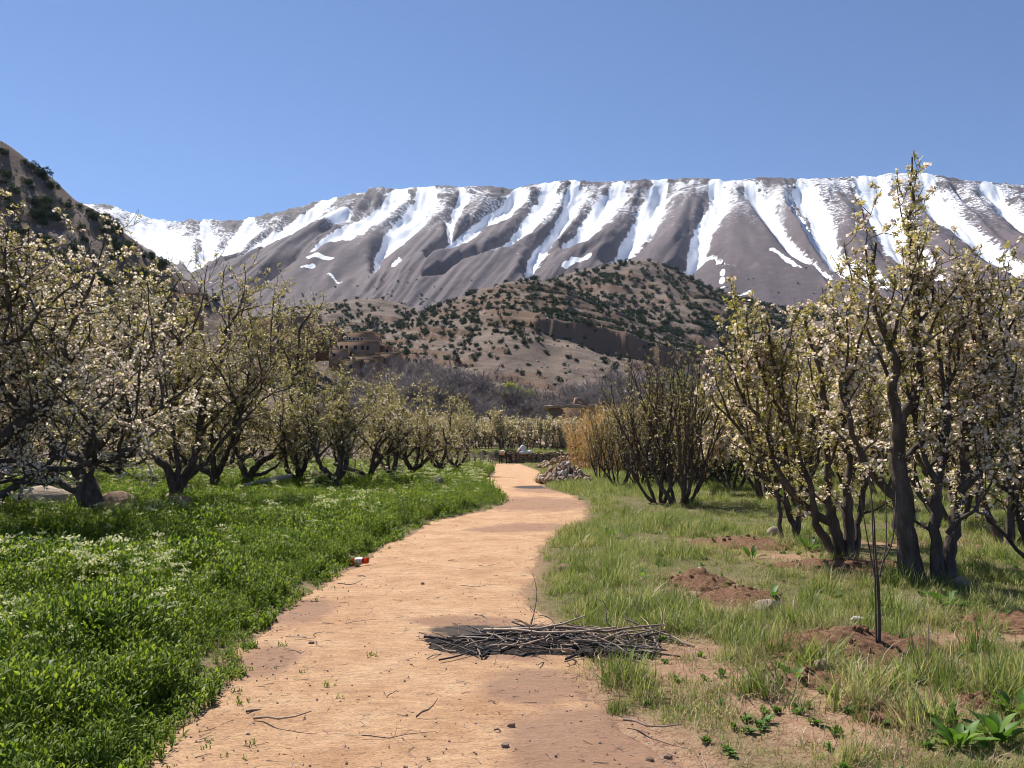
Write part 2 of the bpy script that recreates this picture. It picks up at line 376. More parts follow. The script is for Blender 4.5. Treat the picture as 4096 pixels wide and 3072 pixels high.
gm = mesh('ground', np.stack([X, Y, Z], -1), gridfaces(len(xs), len(ys)), M['ground'], True,
          {'green': np.clip((.78 - 1.0 * bare(X, Y) - .8 * sstep(-.35, .1, pin) - .5 * sstep(120, 200, Y)), 0, 1).ravel()})
tag(obj('ground', gm), kind='structure')

# path: a sheet whose rim dips under the ground
ny = 620; nx = 84
yy = np.concatenate([[1.5], np.geomspace(3.6, PEND + .3, ny - 1)]); a, b = path_edges(yy)
tt = np.linspace(-.12, 1.12, nx)
PX = a[:, None] + (b - a)[:, None] * tt[None]; PY = np.broadcast_to(yy[:, None], PX.shape)
pin = path_in(PX, PY) + .22 * fbm(PX * 1.6, PY * 1.6, 4, 21)
PZ = gz(PX, PY) + .014 - .11 * sstep(.06, -.30, pin) + .006 * fbm(PX * 5, PY * 5, 3, 31) + .006 * fbm(PX * 2, PY * 2, 3, 33)
damp = np.zeros(PX.shape); ash = np.zeros(PX.shape)
def blob(F, sx, sy, rx, ry, v=1.0):
    p = ground(sx, sy); np.maximum(F, v * np.exp(-(((PX - p[0]) / rx) ** 2 + ((PY - p[1]) / ry) ** 2) ** 1.5), out=F)
for s_ in [(2350, 2950, .55, .55), (2150, 2750, .40, .5), (2050, 2600, .6, .5), (2600, 3050, .5, .5), (2250, 3050, .35, .4), (2150, 2110, 1.1, 1.0), (2000, 2120, .8, .7), (2130, 2015, 2.0, 3.5), (2200, 1960, 1.5, 3), (1200, 2450, .35, .8), (1050, 2650, .3, .6), (1850, 2490, .6, .3), (1750, 1990, 1, 3)]:
    blob(damp, *s_)
for s_ in [(2100, 2540, .95, .42), (1900, 2525, .5, .25), (2350, 2575, .6, .4), (2130, 1950, .9, 1.6)]: blob(ash, *s_)
pm = mesh('path', np.stack([PX, PY, PZ], -1), gridfaces(nx, ny), M['path'], True, {'damp': damp.ravel(), 'ash': ash.ravel()})
tag(obj('path', pm), kind='structure')

# ------------------------------------------------------------------ hills
def hill(name, prof, D, front, back, xr, res, mat, terr=None, rough=2.0, foot=0.0, fz=-3, seed=0, power=1.0, cliff=None):
    """prof: crest line as photo places at depth D -> ridge height over X; front/back: run of the slopes"""
    pr = at(np.array([p[0] for p in prof], float), np.array([p[1] for p in prof], float), D)
    def zf(x, y):
        x = np.asarray(x, float); y = np.asarray(y, float)
        # ravines: crest line looked up along a bent fall line
        xx = x + 14 * fbm(x * .012, y * .012, 3, seed + 1) * rough / 2
        c = np.interp(xx, pr[:, 0], pr[:, 2])
        t = np.where(y < D, (D - y) / front, (y - D) / back)
        g = np.clip(1 - t, -.05, 1); g = np.where(y < D, np.sign(g) * np.abs(g) ** power, g)
        z = foot + (c - foot) * g
        rid = np.abs(fbm(x * .018, y * .006, 4, seed + 5))
        z = z - rough * 3.2 * (1 - 2 * rid) * sstep(0, .3, t) * sstep(1.05, .7, t)
        z = z + rough * .9 * fbm(x * .05, y * .05, 4, seed + 9) * sstep(-.0, .15, g)
        if terr:
            tilt, hs, amt = terr
            for q, (h_, am) in enumerate(zip(hs, amt)):
                s_ = z + tilt * x + 3.0 * fbm(x * .01, y * .01, 3, seed + 13 + q)
                f = (s_ / h_) % 1
                k = am * sstep(-.15, .35, fbm(x * .022 + 9 * q, s_ * .09, 4, seed + 31 + q))
                z = z + h_ * k * (sstep(.38, .50, f) - f) * sstep(0, .1, g) * (y < D + 5) * sstep(D, D - 30, y)
            if cliff:
                tl_, s0, am, xa, xb = cliff
                s_ = z + tl_ * x + 4 * fbm(x * .012, y * .012, 3, seed + 77)
                z = z + am * sstep(xa, xb, x) * (.15 + 1.3 * vn(x * .02, y * 0, seed) * (.6 + .8 * vn(x * .09, y * .03, seed + 2))) * (sstep(s0, s0 + 2.2, s_) - sstep(s0 - 16, s0 + 16, s_)) * (y < D)
        return np.where(g <= 0, fz, z)
    xs_ = np.linspace(xr[0], xr[1], int((xr[1] - xr[0]) / res) + 1)
    y0, y1 = D - front * 1.02, D + back * .9
    ys_ = np.linspace(y0, y1, int((y1 - y0) / res) + 1)
    X_, Y_ = np.meshgrid(xs_, ys_); Z_ = zf(X_, Y_)
    o = obj(name, mesh(name, np.stack([X_, Y_, Z_], -1), gridfaces(len(xs_), len(ys_)), mat, False))
    tag(o, kind='structure'); o['label'] = ''
    del o['label']
    return zf
zl = hill('near_hillside', [(-3000, -900), (-1600, -300), (-800, 130), (-300, 390), (0, 570), (100, 650), (200, 715), (300, 800), (400, 850), (500, 930), (600, 1005), (700, 1080), (800, 1150), (900, 1215), (1000, 1268), (1100, 1310), (1300, 1375), (1500, 1445), (1650, 1520), (1800, 1640), (2000, 1750)],
          262, 150, 260, (-330, 5), 1.15, M['hillside'], (.10, (7.0,), (.30,)), 1.5, .5, seed=100)
zc = hill('stony_hill', [(700, 1640), (1100, 1520), (1350, 1400), (1500, 1330), (1700, 1255), (1830, 1195), (1950, 1155), (2040, 1125), (2130, 1118), (2250, 1140), (2400, 1215), (2600, 1310), (2800, 1385), (3000, 1440), (3300, 1490), (3800, 1560), (4400, 1640)],
          650, 320, 240, (-330, 420), 1.5, M['hillside'], (.20, (6.5, 2.9), (.75, .80)), 2.0, 1.0, seed=200, cliff=(.27, 78, 12, -40, 45))
zb = hill('wooded_hill', [(1500, 1500), (1900, 1250), (2100, 1160), (2230, 1112), (2350, 1068), (2450, 1050), (2510, 1042), (2580, 1048), (2700, 1088), (2800, 1135), (2900, 1172), (3050, 1215), (3200, 1240), (3500, 1270), (3900, 1300), (4400, 1400)],
          1000, 420, 300, (-260, 720), 4.5, M['hillside'], (.15, (13.0,), (.5,)), 3.0, 5.0, seed=300)
zm = hill('bushy_hill', [(400, 1400), (900, 1300), (1050, 1265), (1150, 1228), (1300, 1205), (1400, 1196), (1500, 1200), (1600, 1215), (1750, 1265), (1900, 1330), (2100, 1450)],
          900, 420, 260, (-520, 120), 4.0, M['hillside'], (.1, (12.0,), (.4,)), 3.0, 5.0, seed=400)
zrr = hill('far_right_hill', [(2500, 1500), (2800, 1400), (3000, 1335), (3200, 1290), (3500, 1240), (3800, 1200), (4200, 1170), (4700, 1140), (5400, 1150)],
           820, 420, 260, (60, 900), 4.5, M['hillside'], (.12, (12.0,), (.5,)), 3.0, 5.0, seed=450)
# long slope rising to the mountain's foot
xs = np.linspace(-2200, 2600, 330); ys = np.linspace(300, 1900, 150); X, Y = np.meshgrid(xs, ys)
def zslope(x, y):
    t = np.clip((y - 300) / 1450, 0, 1.1)
    return -4 + 262 * t ** 1.25 + 26 * fbm(x * .0045, y * .003, 4, 55) * sstep(.1, .5, t) - 16 * (1 - 2 * np.abs(fbm(x * .009, y * .003, 3, 66))) * sstep(.2, .5, t)
tag(obj('foothills', mesh('foothills', np.stack([X, Y, zslope(X, Y)], -1), gridfaces(330, 150), M['foothill'], True)), kind='structure')

# ------------------------------------------------------------------ mountain
ridge = np.array([(-2600, 420), (-1500, 560), (-600, 720), (0, 800), (430, 818), (520, 850), (620, 880), (700, 890), (780, 880), (870, 885), (980, 882), (1060, 860), (1170, 840), (1300, 800), (1400, 780), (1462, 770), (1478, 748), (1520, 746), (1545, 757), (1600, 757), (1740, 743), (1850, 747), (1900, 743), (2060, 757), (2110, 740), (2270, 720), (2400, 728), (2500, 721), (2700, 722), (2770, 712), (2900, 723), (3050, 712), (3250, 716), (3400, 709), (3500, 706), (3560, 692), (3700, 690), (3800, 714), (3950, 730), (4096, 740), (4800, 790), (6000, 860), (7600, 1000)], float)
fmap = np.array([(-2600, -5200), (-600, -1500), (400, -100), (1000, 480), (1460, 800), (1720, 1330), (2000, 1560), (2400, 2000), (2650, 2300), (2860, 2680), (3030, 3400), (3200, 3600), (3480, 3950), (3700, 4350), (4096, 5000), (4800, 6200), (7600, 10500)], float)
STREAK = [
 [(1615, 762, 28), (1434, 889, 30), (1290, 968, 16), (1145, 1055, 10), (1070, 1090, 9)],
 [(1723, 752, 42), (1650, 845, 34), (1580, 903, 34), (1506, 983, 16), (1495, 1062, 7)],
 [(1853, 758, 26), (1803, 867, 17), (1799, 939, 9)],
 [(2012, 816, 14), (1925, 874, 20), (1832, 946, 17), (1716, 1012, 7)],
 [(2085, 762, 26), (2012, 831, 22), (1920, 874, 16)],
 [(2215, 737, 42), (2157, 816, 36), (2107, 881, 25), (2041, 946, 14), (1955, 983, 7), (1846, 1026, 9), (1767, 1070, 8), (1694, 1113, 4)],
 [(2302, 730, 36), (2273, 823, 26), (2222, 896, 20), (2157, 968, 26), (2114, 1040, 17), (2112, 1077, 7)],
 [(2483, 758, 40), (2403, 831, 44), (2323, 917, 30), (2258, 945, 12)],
 [(2258, 1070, 6), (2290, 1045, 7), (2367, 1019, 6)],
 [(2650, 730, 46), (2600, 830, 46), (2535, 915, 32), (2480, 985, 18), (2418, 1012, 6)],
 [(2870, 728, 40), (2870, 823, 34), (2816, 904, 40), (2790, 992, 36), (2762, 1040, 18), (2680, 1073, 5)],
 [(2840, 1000, 12), (2885, 1033, 14), (2990, 1073, 5)], [(2850, 1030, 6), (2885, 1090, 7), (2897, 1160, 5)],
 [(3005, 749, 32), (3073, 823, 32), (3134, 911, 26), (3181, 979, 23), (3276, 1033, 14), (3380, 1100, 13)],
 [(3208, 749, 40), (3276, 823, 42), (3310, 904, 38), (3344, 992, 29), (3445, 1046, 27), (3547, 1100, 24)],
 [(3161, 796, 13), (3222, 870, 14), (3269, 931, 14), (3317, 992, 14)], [(3190, 1000, 6), (3260, 1060, 9), (3330, 1110, 10)],
 [(3480, 735, 60), (3547, 823, 72), (3600, 925, 64), (3682, 1006, 46), (3777, 1094, 18)],
 [(3682, 701, 46), (3750, 803, 38), (3871, 891, 38), (3986, 979, 38), (4088, 1040, 28), (4200, 1100, 18)],
 [(3950, 745, 24), (4088, 857, 28), (4250, 950, 28)], [(4250, 770, 60), (4500, 900, 50), (4700, 1020, 30)],
 [(640, 905, 46), (720, 960, 44), (785, 1050, 12)], [(820, 902, 36), (840, 960, 34), (800, 1020, 14)], [(1010, 890, 34), (950, 950, 28), (850, 1010, 12)],
 [(1330, 795, 18), (1150, 895, 20), (1000, 980, 10), (900, 1030, 5)], [(1390, 850, 13), (1200, 905, 12), (1050, 965, 8)], [(540, 880, 40), (600, 940, 34), (700, 1020, 14)],
 [(1230, 1062, 5), (1280, 1045, 7), (1330, 1040, 4)], [(1210, 1100, 3), (1262, 1082, 5)], [(1310, 1110, 3), (1340, 1120, 5), (1370, 1130, 3)], [(1600, 1035, 9), (1570, 1060, 5)],
 [(3090, 1020, 8), (3140, 1050, 9), (3200, 1085, 5)], [(2950, 1190, 2), (3005, 1172, 4)],
]
NU, NT = 720, 230
u = np.concatenate([np.linspace(-2600, 300, 70, endpoint=False), np.linspace(300, 4300, NU - 120, endpoint=False), np.linspace(4300, 7600, 50)])
t = np.linspace(0, 1, NT) ** 1.05
ry = np.interp(u, ridge[:, 0], ridge[:, 1]) + 5 * fbm(u * .03, u * 0, 3, 4) + 3 * fbm(u * .11, u * 0, 2, 8)
Rp = at(u, ry, 4200 + 150 * fbm(u * .0015, u * 0 + 3, 2, 5))
fx = np.interp(u, fmap[:, 0], fmap[:, 1]); Fp = at(fx, np.full_like(u, 1300.), 1720)
Pm = Rp[None] + (Fp - Rp)[None] * t[:, None, None]
prof = t ** .93
Pm[..., 2] = Rp[None, :, 2] + (Fp - Rp)[None, :, 2] * prof[:, None]
SX, SY = proj(Pm)
best = np.full(SX.shape, 9.0); sgn = np.zeros(SX.shape); tl = np.zeros(SX.shape)
wx = SX + 11 * fbm(SX * .016, SY * .02, 3, 71) + 10 * fbm(SX * .035, SY * .10, 3, 72); wy = SY + 6 * fbm(SX * .02, SY * .02, 3, 75)
bestc = best.copy()
for st_ in STREAK:
    st_ = np.array(st_, float); big = st_[:, 2].max() > 13
    for (x0, y0, w0), (x1, y1, w1) in zip(st_[:-1], st_[1:]):
        dx, dy = x1 - x0, y1 - y0; L2 = dx * dx + dy * dy
        q = np.clip(((wx - x0) * dx + (wy - y0) * dy) / L2, 0, 1)
        d = np.hypot(wx - x0 - q * dx, wy - y0 - q * dy) / (w0 + (w1 - w0) * q)
        better = d < best
        if big: bestc = np.minimum(bestc, d)
        best = np.where(better, d, best); sgn = np.where(better, np.sign(wx - (x0 + q * dx)), sgn)
carve = np.exp(-(bestc / 1.5) ** 2)
Tt = t[:, None] * np.ones_like(SX)
amp = sstep(0, .12, Tt) * sstep(1.0, .75, Tt)
Uu = np.broadcast_to(u[None], SX.shape)
rib = fbm(Uu * .012 + 2 * fbm(Uu * .002, Tt * 2, 2, 3), Tt * 1.5, 3, 41)
disp = -55 * carve * amp + 34 * rib * amp + 9 * fbm(Uu * .045, Tt * 5, 4, 43) * sstep(0, .04, Tt)
nrm = np.array([0, -.42, .9]); Pm = Pm + disp[..., None] * nrm
crag = sstep(.14, .02, Tt + .05 * fbm(Uu * .02, Tt * 30, 3, 91)) * sstep(-.15, .35, fbm(Uu * .012, Tt * 14, 4, 92)) 
crag = np.maximum(crag, sstep(1420, 1350, Uu) * sstep(450, 560, Uu) * sstep(.11, .03, Tt) * .9)
crag = np.maximum(crag, sstep(.22, .36, fbm(Uu * .03, Tt * 34, 4, 95)) * sstep(.36, .1, Tt) * (best > .75) * .8)
Pm[..., 2] += 9 * crag * (fbm(Uu * .06, Tt * 60, 3, 97) + .3)
soft = np.where(sgn > 0, .55, .2)
snow = .5 + (1 - best) * .5 / soft * .5
snow = np.clip(snow, 0, 1) - .35 * crag * (best > .5)
alt = sstep(.62, .0, Tt)
speck = np.clip(.08 + .44 * alt + .25 * fbm(Uu * .008, Tt * 5, 4, 111) + .22 * np.exp(-np.maximum(best - 1, 0) / .7) * sstep(.75, .3, Tt) * np.where(sgn > 0, 1, .25), 0, .80) - .4 * crag
speck = speck + sstep(1150, 700, Uu) * sstep(.5, .1, Tt) * .22
speck = speck * sstep(.82, .5, Tt)
# far side of the ridge
back = np.stack([Rp + np.array([0, 300., -190.]), Rp + np.array([0, 1500., -900.]), Rp + np.array([0, 2600., -1900.])])[::-1]
Va = np.concatenate([back, Pm]); z3 = np.zeros((3, len(u)))
mm = mesh('mountain', Va, gridfaces(len(u), NT + 3)[:, ::-1], M['mountain'], True,
          {'snow': np.concatenate([z3 + .7, snow]).ravel(), 'speck': np.concatenate([z3, speck]).ravel(), 'crag': np.concatenate([z3, np.clip(crag, 0, 1)]).ravel()})
tag(obj('mountain', mm), kind='structure')

# ------------------------------------------------------------------ haze
def haze_box():
    x0, x1, y0, y1, z0, z1 = -9500, 9500, -450, 7200, -45, 2250
    V = [(x, y, z) for z in (z0, z1) for y in (y0, y1) for x in (x0, x1)]
    F = [(0, 2, 3, 1), (4, 5, 7, 6), (0, 1, 5, 4), (2, 6, 7, 3), (0, 4, 6, 2), (1, 3, 7, 5)]
    m = MT('haze_air')
    v = m.n('VolumePrincipled', {'Color': (.70, .80, 1.0, 1), 'Density': 0.000022, 'Anisotropy': .25})
    m.t.links.new(v.outputs[0], m.o.inputs['Volume'])
    o = obj('haze', mesh('haze', V, np.array(F), m.m)); tag(o, kind='stuff'); o.display_type = 'WIRE'
haze_box()
#==BUILDERS==
# ------------------------------------------------------------------ tree growth
def unit(v): return v / (np.linalg.norm(v) + 1e-9)
def grow(r, p, d, L, n, wob, up):
    P = [np.array(p, float)]; d = unit(np.array(d, float)); s = L / n
    for i in range(n):
        d = unit(d + wob * r.normal(size=3) + np.array([0, 0, up]))
        P.append(P[-1] + d * s)
    return np.array(P)
def along(P, t):
    s = np.concatenate([[0], np.cumsum(np.linalg.norm(np.diff(P, axis=0), axis=1))]); q = t * s[-1]
    p = np.array([np.interp(q, s, P[:, k]) for k in range(3)]); i = min(np.searchsorted(s, q), len(P) - 1); i = max(i, 1)
    return p, unit(P[i] - P[i - 1])
def plen(P): return np.linalg.norm(np.diff(P, axis=0), axis=1).sum()
def smoothline(P, n):
    P = np.asarray(P, float); s = np.linspace(0, len(P) - 1, n); i = np.clip(np.floor(s).astype(int), 0, len(P) - 2); f = (s - i)[:, None]
    g = lambda k: P[np.clip(k, 0, len(P) - 1)]
    p0, p1, p2, p3 = g(i - 1), g(i), g(i + 1), g(i + 2)
    return .5 * (2 * p1 + (p2 - p0) * f + (2 * p0 - 5 * p1 + 4 * p2 - p3) * f ** 2 + (3 * p1 - p0 - 3 * p2 + p3) * f ** 3)

# spur clusters: young leaves + blossoms
def leaf_shape(L, W):                     # folded leaf along +X
    return np.array([(0, 0, 0), (L * .5, W * .5, L * .10), (L, 0, -L * .06), (L * .5, -W * .5, L * .10), (L * .55, 0, L * .0)]), np.array([(0, 4, 1, 1), (1, 4, 2, 2), (0, 3, 4, 4), (3, 2, 4, 4)])
def rotm(a, b, c):
    ca, sa, cb, sb, cc, sc_ = math.cos(a), math.sin(a), math.cos(b), math.sin(b), math.cos(c), math.sin(c)
    Rz = np.array([[ca, -sa, 0], [sa, ca, 0], [0, 0, 1]]); Ry = np.array([[cb, 0, sb], [0, 1, 0], [-sb, 0, cb]]); Rx = np.array([[1, 0, 0], [0, cc, -sc_], [0, sc_, cc]])
    return Rz @ Ry @ Rx
def cluster(r, nleaf, nflow, ls=.045, fs=.019):
    LV, LF, PV, PF = [], [], [], []; ln = pn = 0
    for i in range(nleaf):
        L = ls * r.uniform(.6, 1.25)
        v = np.array([(0, 0, 0), (L * .5, L * .24, L * .06), (L, 0, -L * .05), (L * .5, -L * .24, L * .06)])
        v = v @ rotm(r.uniform(0, 6.28), -r.uniform(-.3, 1.1), r.uniform(-.6, .6)).T + r.normal(size=3) * ls * .25
        LV.append(v); LF.append(np.array([(0, 1, 2), (0, 2, 3)]) + ln); ln += 4
    for i in range(nflow):
        a = np.arange(5) * 2 * math.pi / 5; R_ = fs * r.uniform(.8, 1.2)
        v = np.concatenate([[(0, 0, -R_ * .35)], np.stack([R_ * np.cos(a), R_ * np.sin(a), R_ * .1 * np.ones(5)], 1)])
        v = v @ rotm(r.uniform(0, 6.28), r.uniform(-1.2, 1.2), r.uniform(-1, 1)).T + unit(r.normal(size=3) + np.array([0, 0, .6])) * ls * r.uniform(.5, 1.0)
        PV.append(v); PF.append(np.array([(0, k + 1, (k + 1) % 5 + 1) for k in range(5)]) + pn); pn += 6
    z = lambda A, s: np.concatenate(A) if A else np.zeros((0, s))
    return z(LV, 3), z(LF, 3).astype(int), z(PV, 3), z(PF, 3).astype(int)
def spread(r, P, templ, scl, jit=1.0):
    """N points x random template -> big arrays of leaves and petals"""
    n = len(P); k = r.integers(0, len(templ), n); out = [[], [], [], [], [], []]; ln = pn = 0
    a, b, c = r.uniform(0, 6.283, n), r.uniform(-.7, .7, n), r.uniform(-.7, .7, n)
    ca, sa, cb, sb, cc, sc_ = np.cos(a), np.sin(a), np.cos(b), np.sin(b), np.cos(c), np.sin(c); o = np.zeros(n); e = np.ones(n)
    Rz = np.array([[ca, -sa, o], [sa, ca, o], [o, o, e]]).transpose(2, 0, 1); Ry = np.array([[cb, o, sb], [o, e, o], [-sb, o, cb]]).transpose(2, 0, 1)
    Rx = np.array([[e, o, o], [o, cc, -sc_], [o, sc_, cc]]).transpose(2, 0, 1)
    RR = Rz @ Ry @ Rx * (scl * r.uniform(.75, 1.25, n))[:, None, None]; rn = r.random(n)
    for j, (lv, lf, pv, pf) in enumerate(templ):
        w_ = np.where(k == j)[0]
        for (v, f, ov, of, orn, base) in ((lv, lf, 0, 1, 2, ln), (pv, pf, 3, 4, 5, pn)):
            if len(v) == 0 or len(w_) == 0: continue
            V = np.einsum('nij,mj->nmi', RR[w_], v) + P[w_][:, None]
            F = f[None] + (base + np.arange(len(w_)) * len(v))[:, None, None]
            out[ov].append(V.reshape(-1, 3)); out[of].append(F.reshape(-1, 3))
            vr = np.clip(.6 * rn[w_][:, None] + .4 * np.repeat(r.random((len(w_), max(1, len(v) // 2))), 2, 1)[:, :len(v)] if len(v) % 2 == 0 else rn[w_][:, None] * np.ones(len(v)), 0, 1)
            out[orn].append(vr.ravel())
        ln += len(w_) * len(lv); pn += len(w_) * len(pv)
    cat = lambda A: np.concatenate(A) if A else None
    return [cat(A) for A in out]
_tr = np.random.default_rng(5)
T_LEAF = [cluster(_tr, 7, 0) for _ in range(5)]; T_MIX = [cluster(_tr, 5, 3) for _ in range(5)]; T_FLOW = [cluster(_tr, 4, 6) for _ in range(4)]
T_FARL = [cluster(_tr, 5, 0, .085) for _ in range(4)]; T_FARM = [cluster(_tr, 3, 2, .08, .045) for _ in range(4)]

def build_tree(name, seed, mains, style, spurs=4000, flower=.4, far=False, bare_top=.25, lsc=1.25, kids=(.24, .20), keepz=.45):
    """mains: list of (polyline, r0, r1, bears). Returns meshes (trunk, twigs, leaves, petals)"""
    r = np.random.default_rng(seed); T = Tubes(); W = Tubes(); sp = []; sw = []
    zt = max(P[:, 2].max() for P, *_ in mains)
    for (P, r0, r1, bears) in mains:
        n = max(4, int(plen(P) / (.14 if not far else .35)) + 1); Q = smoothline(P, n)
        Q[1:] += r.normal(size=Q[1:].shape) * .012
        rr = np.linspace(r0, r1, n) * (1 + .10 * r.normal(size=n))
        if Q[0, 2] < .3: rr[0] *= 1.25
        T.add(Q, rr, 7 if not far else 5)
        if not bears: continue
        L = plen(Q); ns = int(L / kids[0]); 
        for i in range(ns):
            tq = (.12 if style == 'spread' else .10) + (.9 if style == 'spread' else .88) * (i + r.random()) / ns
            if tq > 1: continue
            p, d = along(Q, tq)
            if p[2] < keepz: continue
            side = unit(np.cross(d, r.normal(size=3)))
            if style == 'spread':
                dd = unit(side + .25 * d + np.array([0, 0, .28])); ln = r.uniform(.5, 1.25) * (1.05 - .35 * tq); wob, up = .20, .06
            else:
                dd = unit(.85 * side + .55 * d + np.array([0, 0, .25])); ln = r.uniform(.25, .8) * (1.05 - .5 * tq); wob, up = .16, .10
            if tq > 1 - bare_top * .5: ln *= .5
            B = grow(r, p, dd, ln, 5, wob, up); rb = np.interp(tq, [0, 1], [r0, r1])
            W.add(B, np.linspace(min(.019, rb * .55), .005, len(B)) * (1.6 if far else 1), 4 if not far else 3)
            nk = int(ln / kids[1]) + 1
            for j in range(nk):
                tk = .15 + .85 * (j + r.random()) / nk
                if tk > 1: continue
                p2, d2 = along(B, tk); s2 = unit(np.cross(d2, r.normal(size=3)))
                l2 = r.uniform(.12, .40); C = grow(r, p2, unit(s2 + .5 * d2 + np.array([0, 0, .35])), l2, 3, .22, .08)
                if not far or j % 2 == 0: W.add(C, np.linspace(.0062, .0028, len(C)) * (1.8 if far else 1), 3)
                for q in range(4): sp.append(along(C, r.uniform(.2, 1))[0]); sw.append(1.0)
            for q in range(int(ln / .09)): sp.append(along(B, r.uniform(.15, 1))[0]); sw.append(.8)
        for q in range(int(L / .05)):
            tq = r.uniform(.2, 1); p = along(Q, tq)[0]
            if p[2] > keepz + .3: sp.append(p + r.normal(size=3) * .035); sw.append(.35 if tq < 1 - bare_top else .5)
    sp = np.array(sp); sw = np.array(sw)
    sw = sw * np.clip(1.15 - 1.1 * np.clip((sp[:, 2] - zt * .55) / (zt * .45), 0, 1), .08, 1) if style == 'vase' else sw * np.where(sp[:, 2] > zt - .45, .35, 1)
    if len(sp) > spurs: sp = sp[r.choice(len(sp), spurs, False, sw / sw.sum())]
    sp = sp + r.normal(size=sp.shape) * .02
    hh = (sp[:, 2] - keepz) / (zt - keepz); patch = vn(sp[:, 0] * 1.3 + seed, sp[:, 2] * 1.3 + sp[:, 1], seed)
    pf = flower * (1.35 - .9 * hh) * (.35 + 1.3 * patch)
    isf = r.random(len(sp)) < pf
    if far: A, B_ = T_FARL, T_FARM
    else: A, B_ = T_LEAF, T_MIX
    o1 = spread(r, sp[~isf], A, lsc); o2 = spread(r, sp[isf], B_ if far else T_MIX + T_FLOW[:2], lsc)
    LV = [o1[0]]; LF = [o1[1]]; LR = [o1[2]]
    if o2[0] is not None: LV.append(o2[0]); LF.append(o2[1] + len(o1[0])); LR.append(o2[2])
    tv, tf = T.get(); wv, wf = W.get(); tf = np.concatenate([tf, wf + len(tv)]); tv = np.concatenate([tv, wv])
    nm = name
    return (mesh(nm + '_trunk', tv, tf, M['bark'], True),
            mesh(nm + '_leaves', np.concatenate(LV), np.concatenate(LF), M['apple_leaf'], False, {'rnd': np.concatenate(LR)}),
            mesh(nm + '_petals', o2[3], o2[4], M['petal'], False, {'rnd': o2[5]}) if o2[3] is not None else None)
def place_tree(ms, loc, rz, sc, label, group=None, name='apple_tree'):
    e = empty(name, loc, rz, sc)
    for nm, me in zip(('trunk', 'crown', 'blossom'), ms):
        if me is not None: obj(nm, me, e)
    tag(e, label, 'tree', group); return e

def spread_mains(r, h=5.2, nl=4, width=2.3, tr=.20, lean=(0, 0), th=.55):
    """old low-branched apple tree: short stout trunk, crooked limbs"""
    base = np.array([0, 0, -.1]); top = np.array([lean[0] * .4, lean[1] * .4, th])
    out = [(np.array([base, base * .5 + top * .5 + r.normal(size=3) * .04, top]), tr, tr * .85, False)]
    a0 = r.uniform(0, 6.28)
    for i in range(nl):
        a = a0 + 6.283 * i / nl + r.normal() * .3; el = r.uniform(.45, .95)
        d = np.array([math.cos(a) * math.cos(el) + lean[0] * .3, math.sin(a) * math.cos(el) + lean[1] * .3, math.sin(el)])
        p = top + np.array([0, 0, r.uniform(-.25, .05)])
        L = grow(r, p, d, r.uniform(1.5, 2.1), 6, .17, .05)
        out.append((L, tr * .62, tr * .36, True))
        for q in range(r.integers(3, 5)):
            tq = r.uniform(.35, 1); p2, d2 = along(L, tq)
            if q == 0: p2, d2 = L[-1], unit(L[-1] - L[-2])
            sd_ = unit(d2 * .8 + .9 * np.array([r.normal(), r.normal(), 0]) + np.array([0, 0, r.uniform(.2, 1.1)]))
            L2 = grow(r, p2, sd_, min(h - p2[2], r.uniform(1.3, 2.6)), 7, .17, .09)
            out.append((L2, tr * .30, tr * .07, True))
            for w_ in range(2):
                p3, d3 = along(L2, r.uniform(.3, .8)); L3 = grow(r, p3, unit(d3 + np.array([r.normal(), r.normal(), .5])), r.uniform(.8, 1.6), 5, .18, .10)
                out.append((L3, tr * .13, tr * .04, True))
    # a few water shoots standing above the crown
    for q in range(5):
        L = out[r.integers(1, len(out))][0]; p = L[r.integers(len(L) // 2, len(L))]
        if h * .92 - p[2] > .4: out.append((grow(r, p, (r.normal() * .15, r.normal() * .15, 1), h * r.uniform(.9, 1.02) - p[2], 6, .05, .1), .018, .006, True))
    return out
def vase_mains(r, h=4.8, ns=4, width=1.6, tr=.10, from_base=True):
    out = []; a0 = r.uniform(0, 6.28)
    if not from_base:
        out.append((np.array([[0, 0, -.1], [.02, 0, .3], [0, .03, .7]]), tr * 1.25, tr * 1.05, False))
    for i in range(ns):
        a = a0 + 6.283 * i / ns + r.normal() * .3; u_ = np.array([math.cos(a), math.sin(a), 0])
        p = u_ * .14 + np.array([0, 0, -.1]) if from_base else np.array([0, 0, .62])
        d = unit(u_ * r.uniform(.45, .85) + np.array([0, 0, 1.0]))
        L = grow(r, p, d, r.uniform(1.2, 1.7), 6, .09, .05); out.append((L, tr, tr * .62, True))
        for q in range(r.integers(3, 5)):
            p2, d2 = along(L, r.uniform(.45, 1)) if q else (L[-1], unit(L[-1] - L[-2]))
            dd = unit(d2 * .6 + np.array([r.normal() * .35, r.normal() * .35, 1.0]))
            hh = h * r.uniform(.72, 1.0); L2 = grow(r, p2, dd, max(.6, (hh - p2[2]) * 1.04), 9, .07, .07)
            out.append((L2, tr * .48, tr * .09, True))
            if r.random() < .6:
                p3, d3 = along(L2, r.uniform(.2, .5)); out.append((grow(r, p3, unit(d3 + np.array([r.normal() * .5, r.normal() * .5, .5])), r.uniform(.8, 1.6), 6, .08, .08), tr * .2, tr * .07, True))
    return out

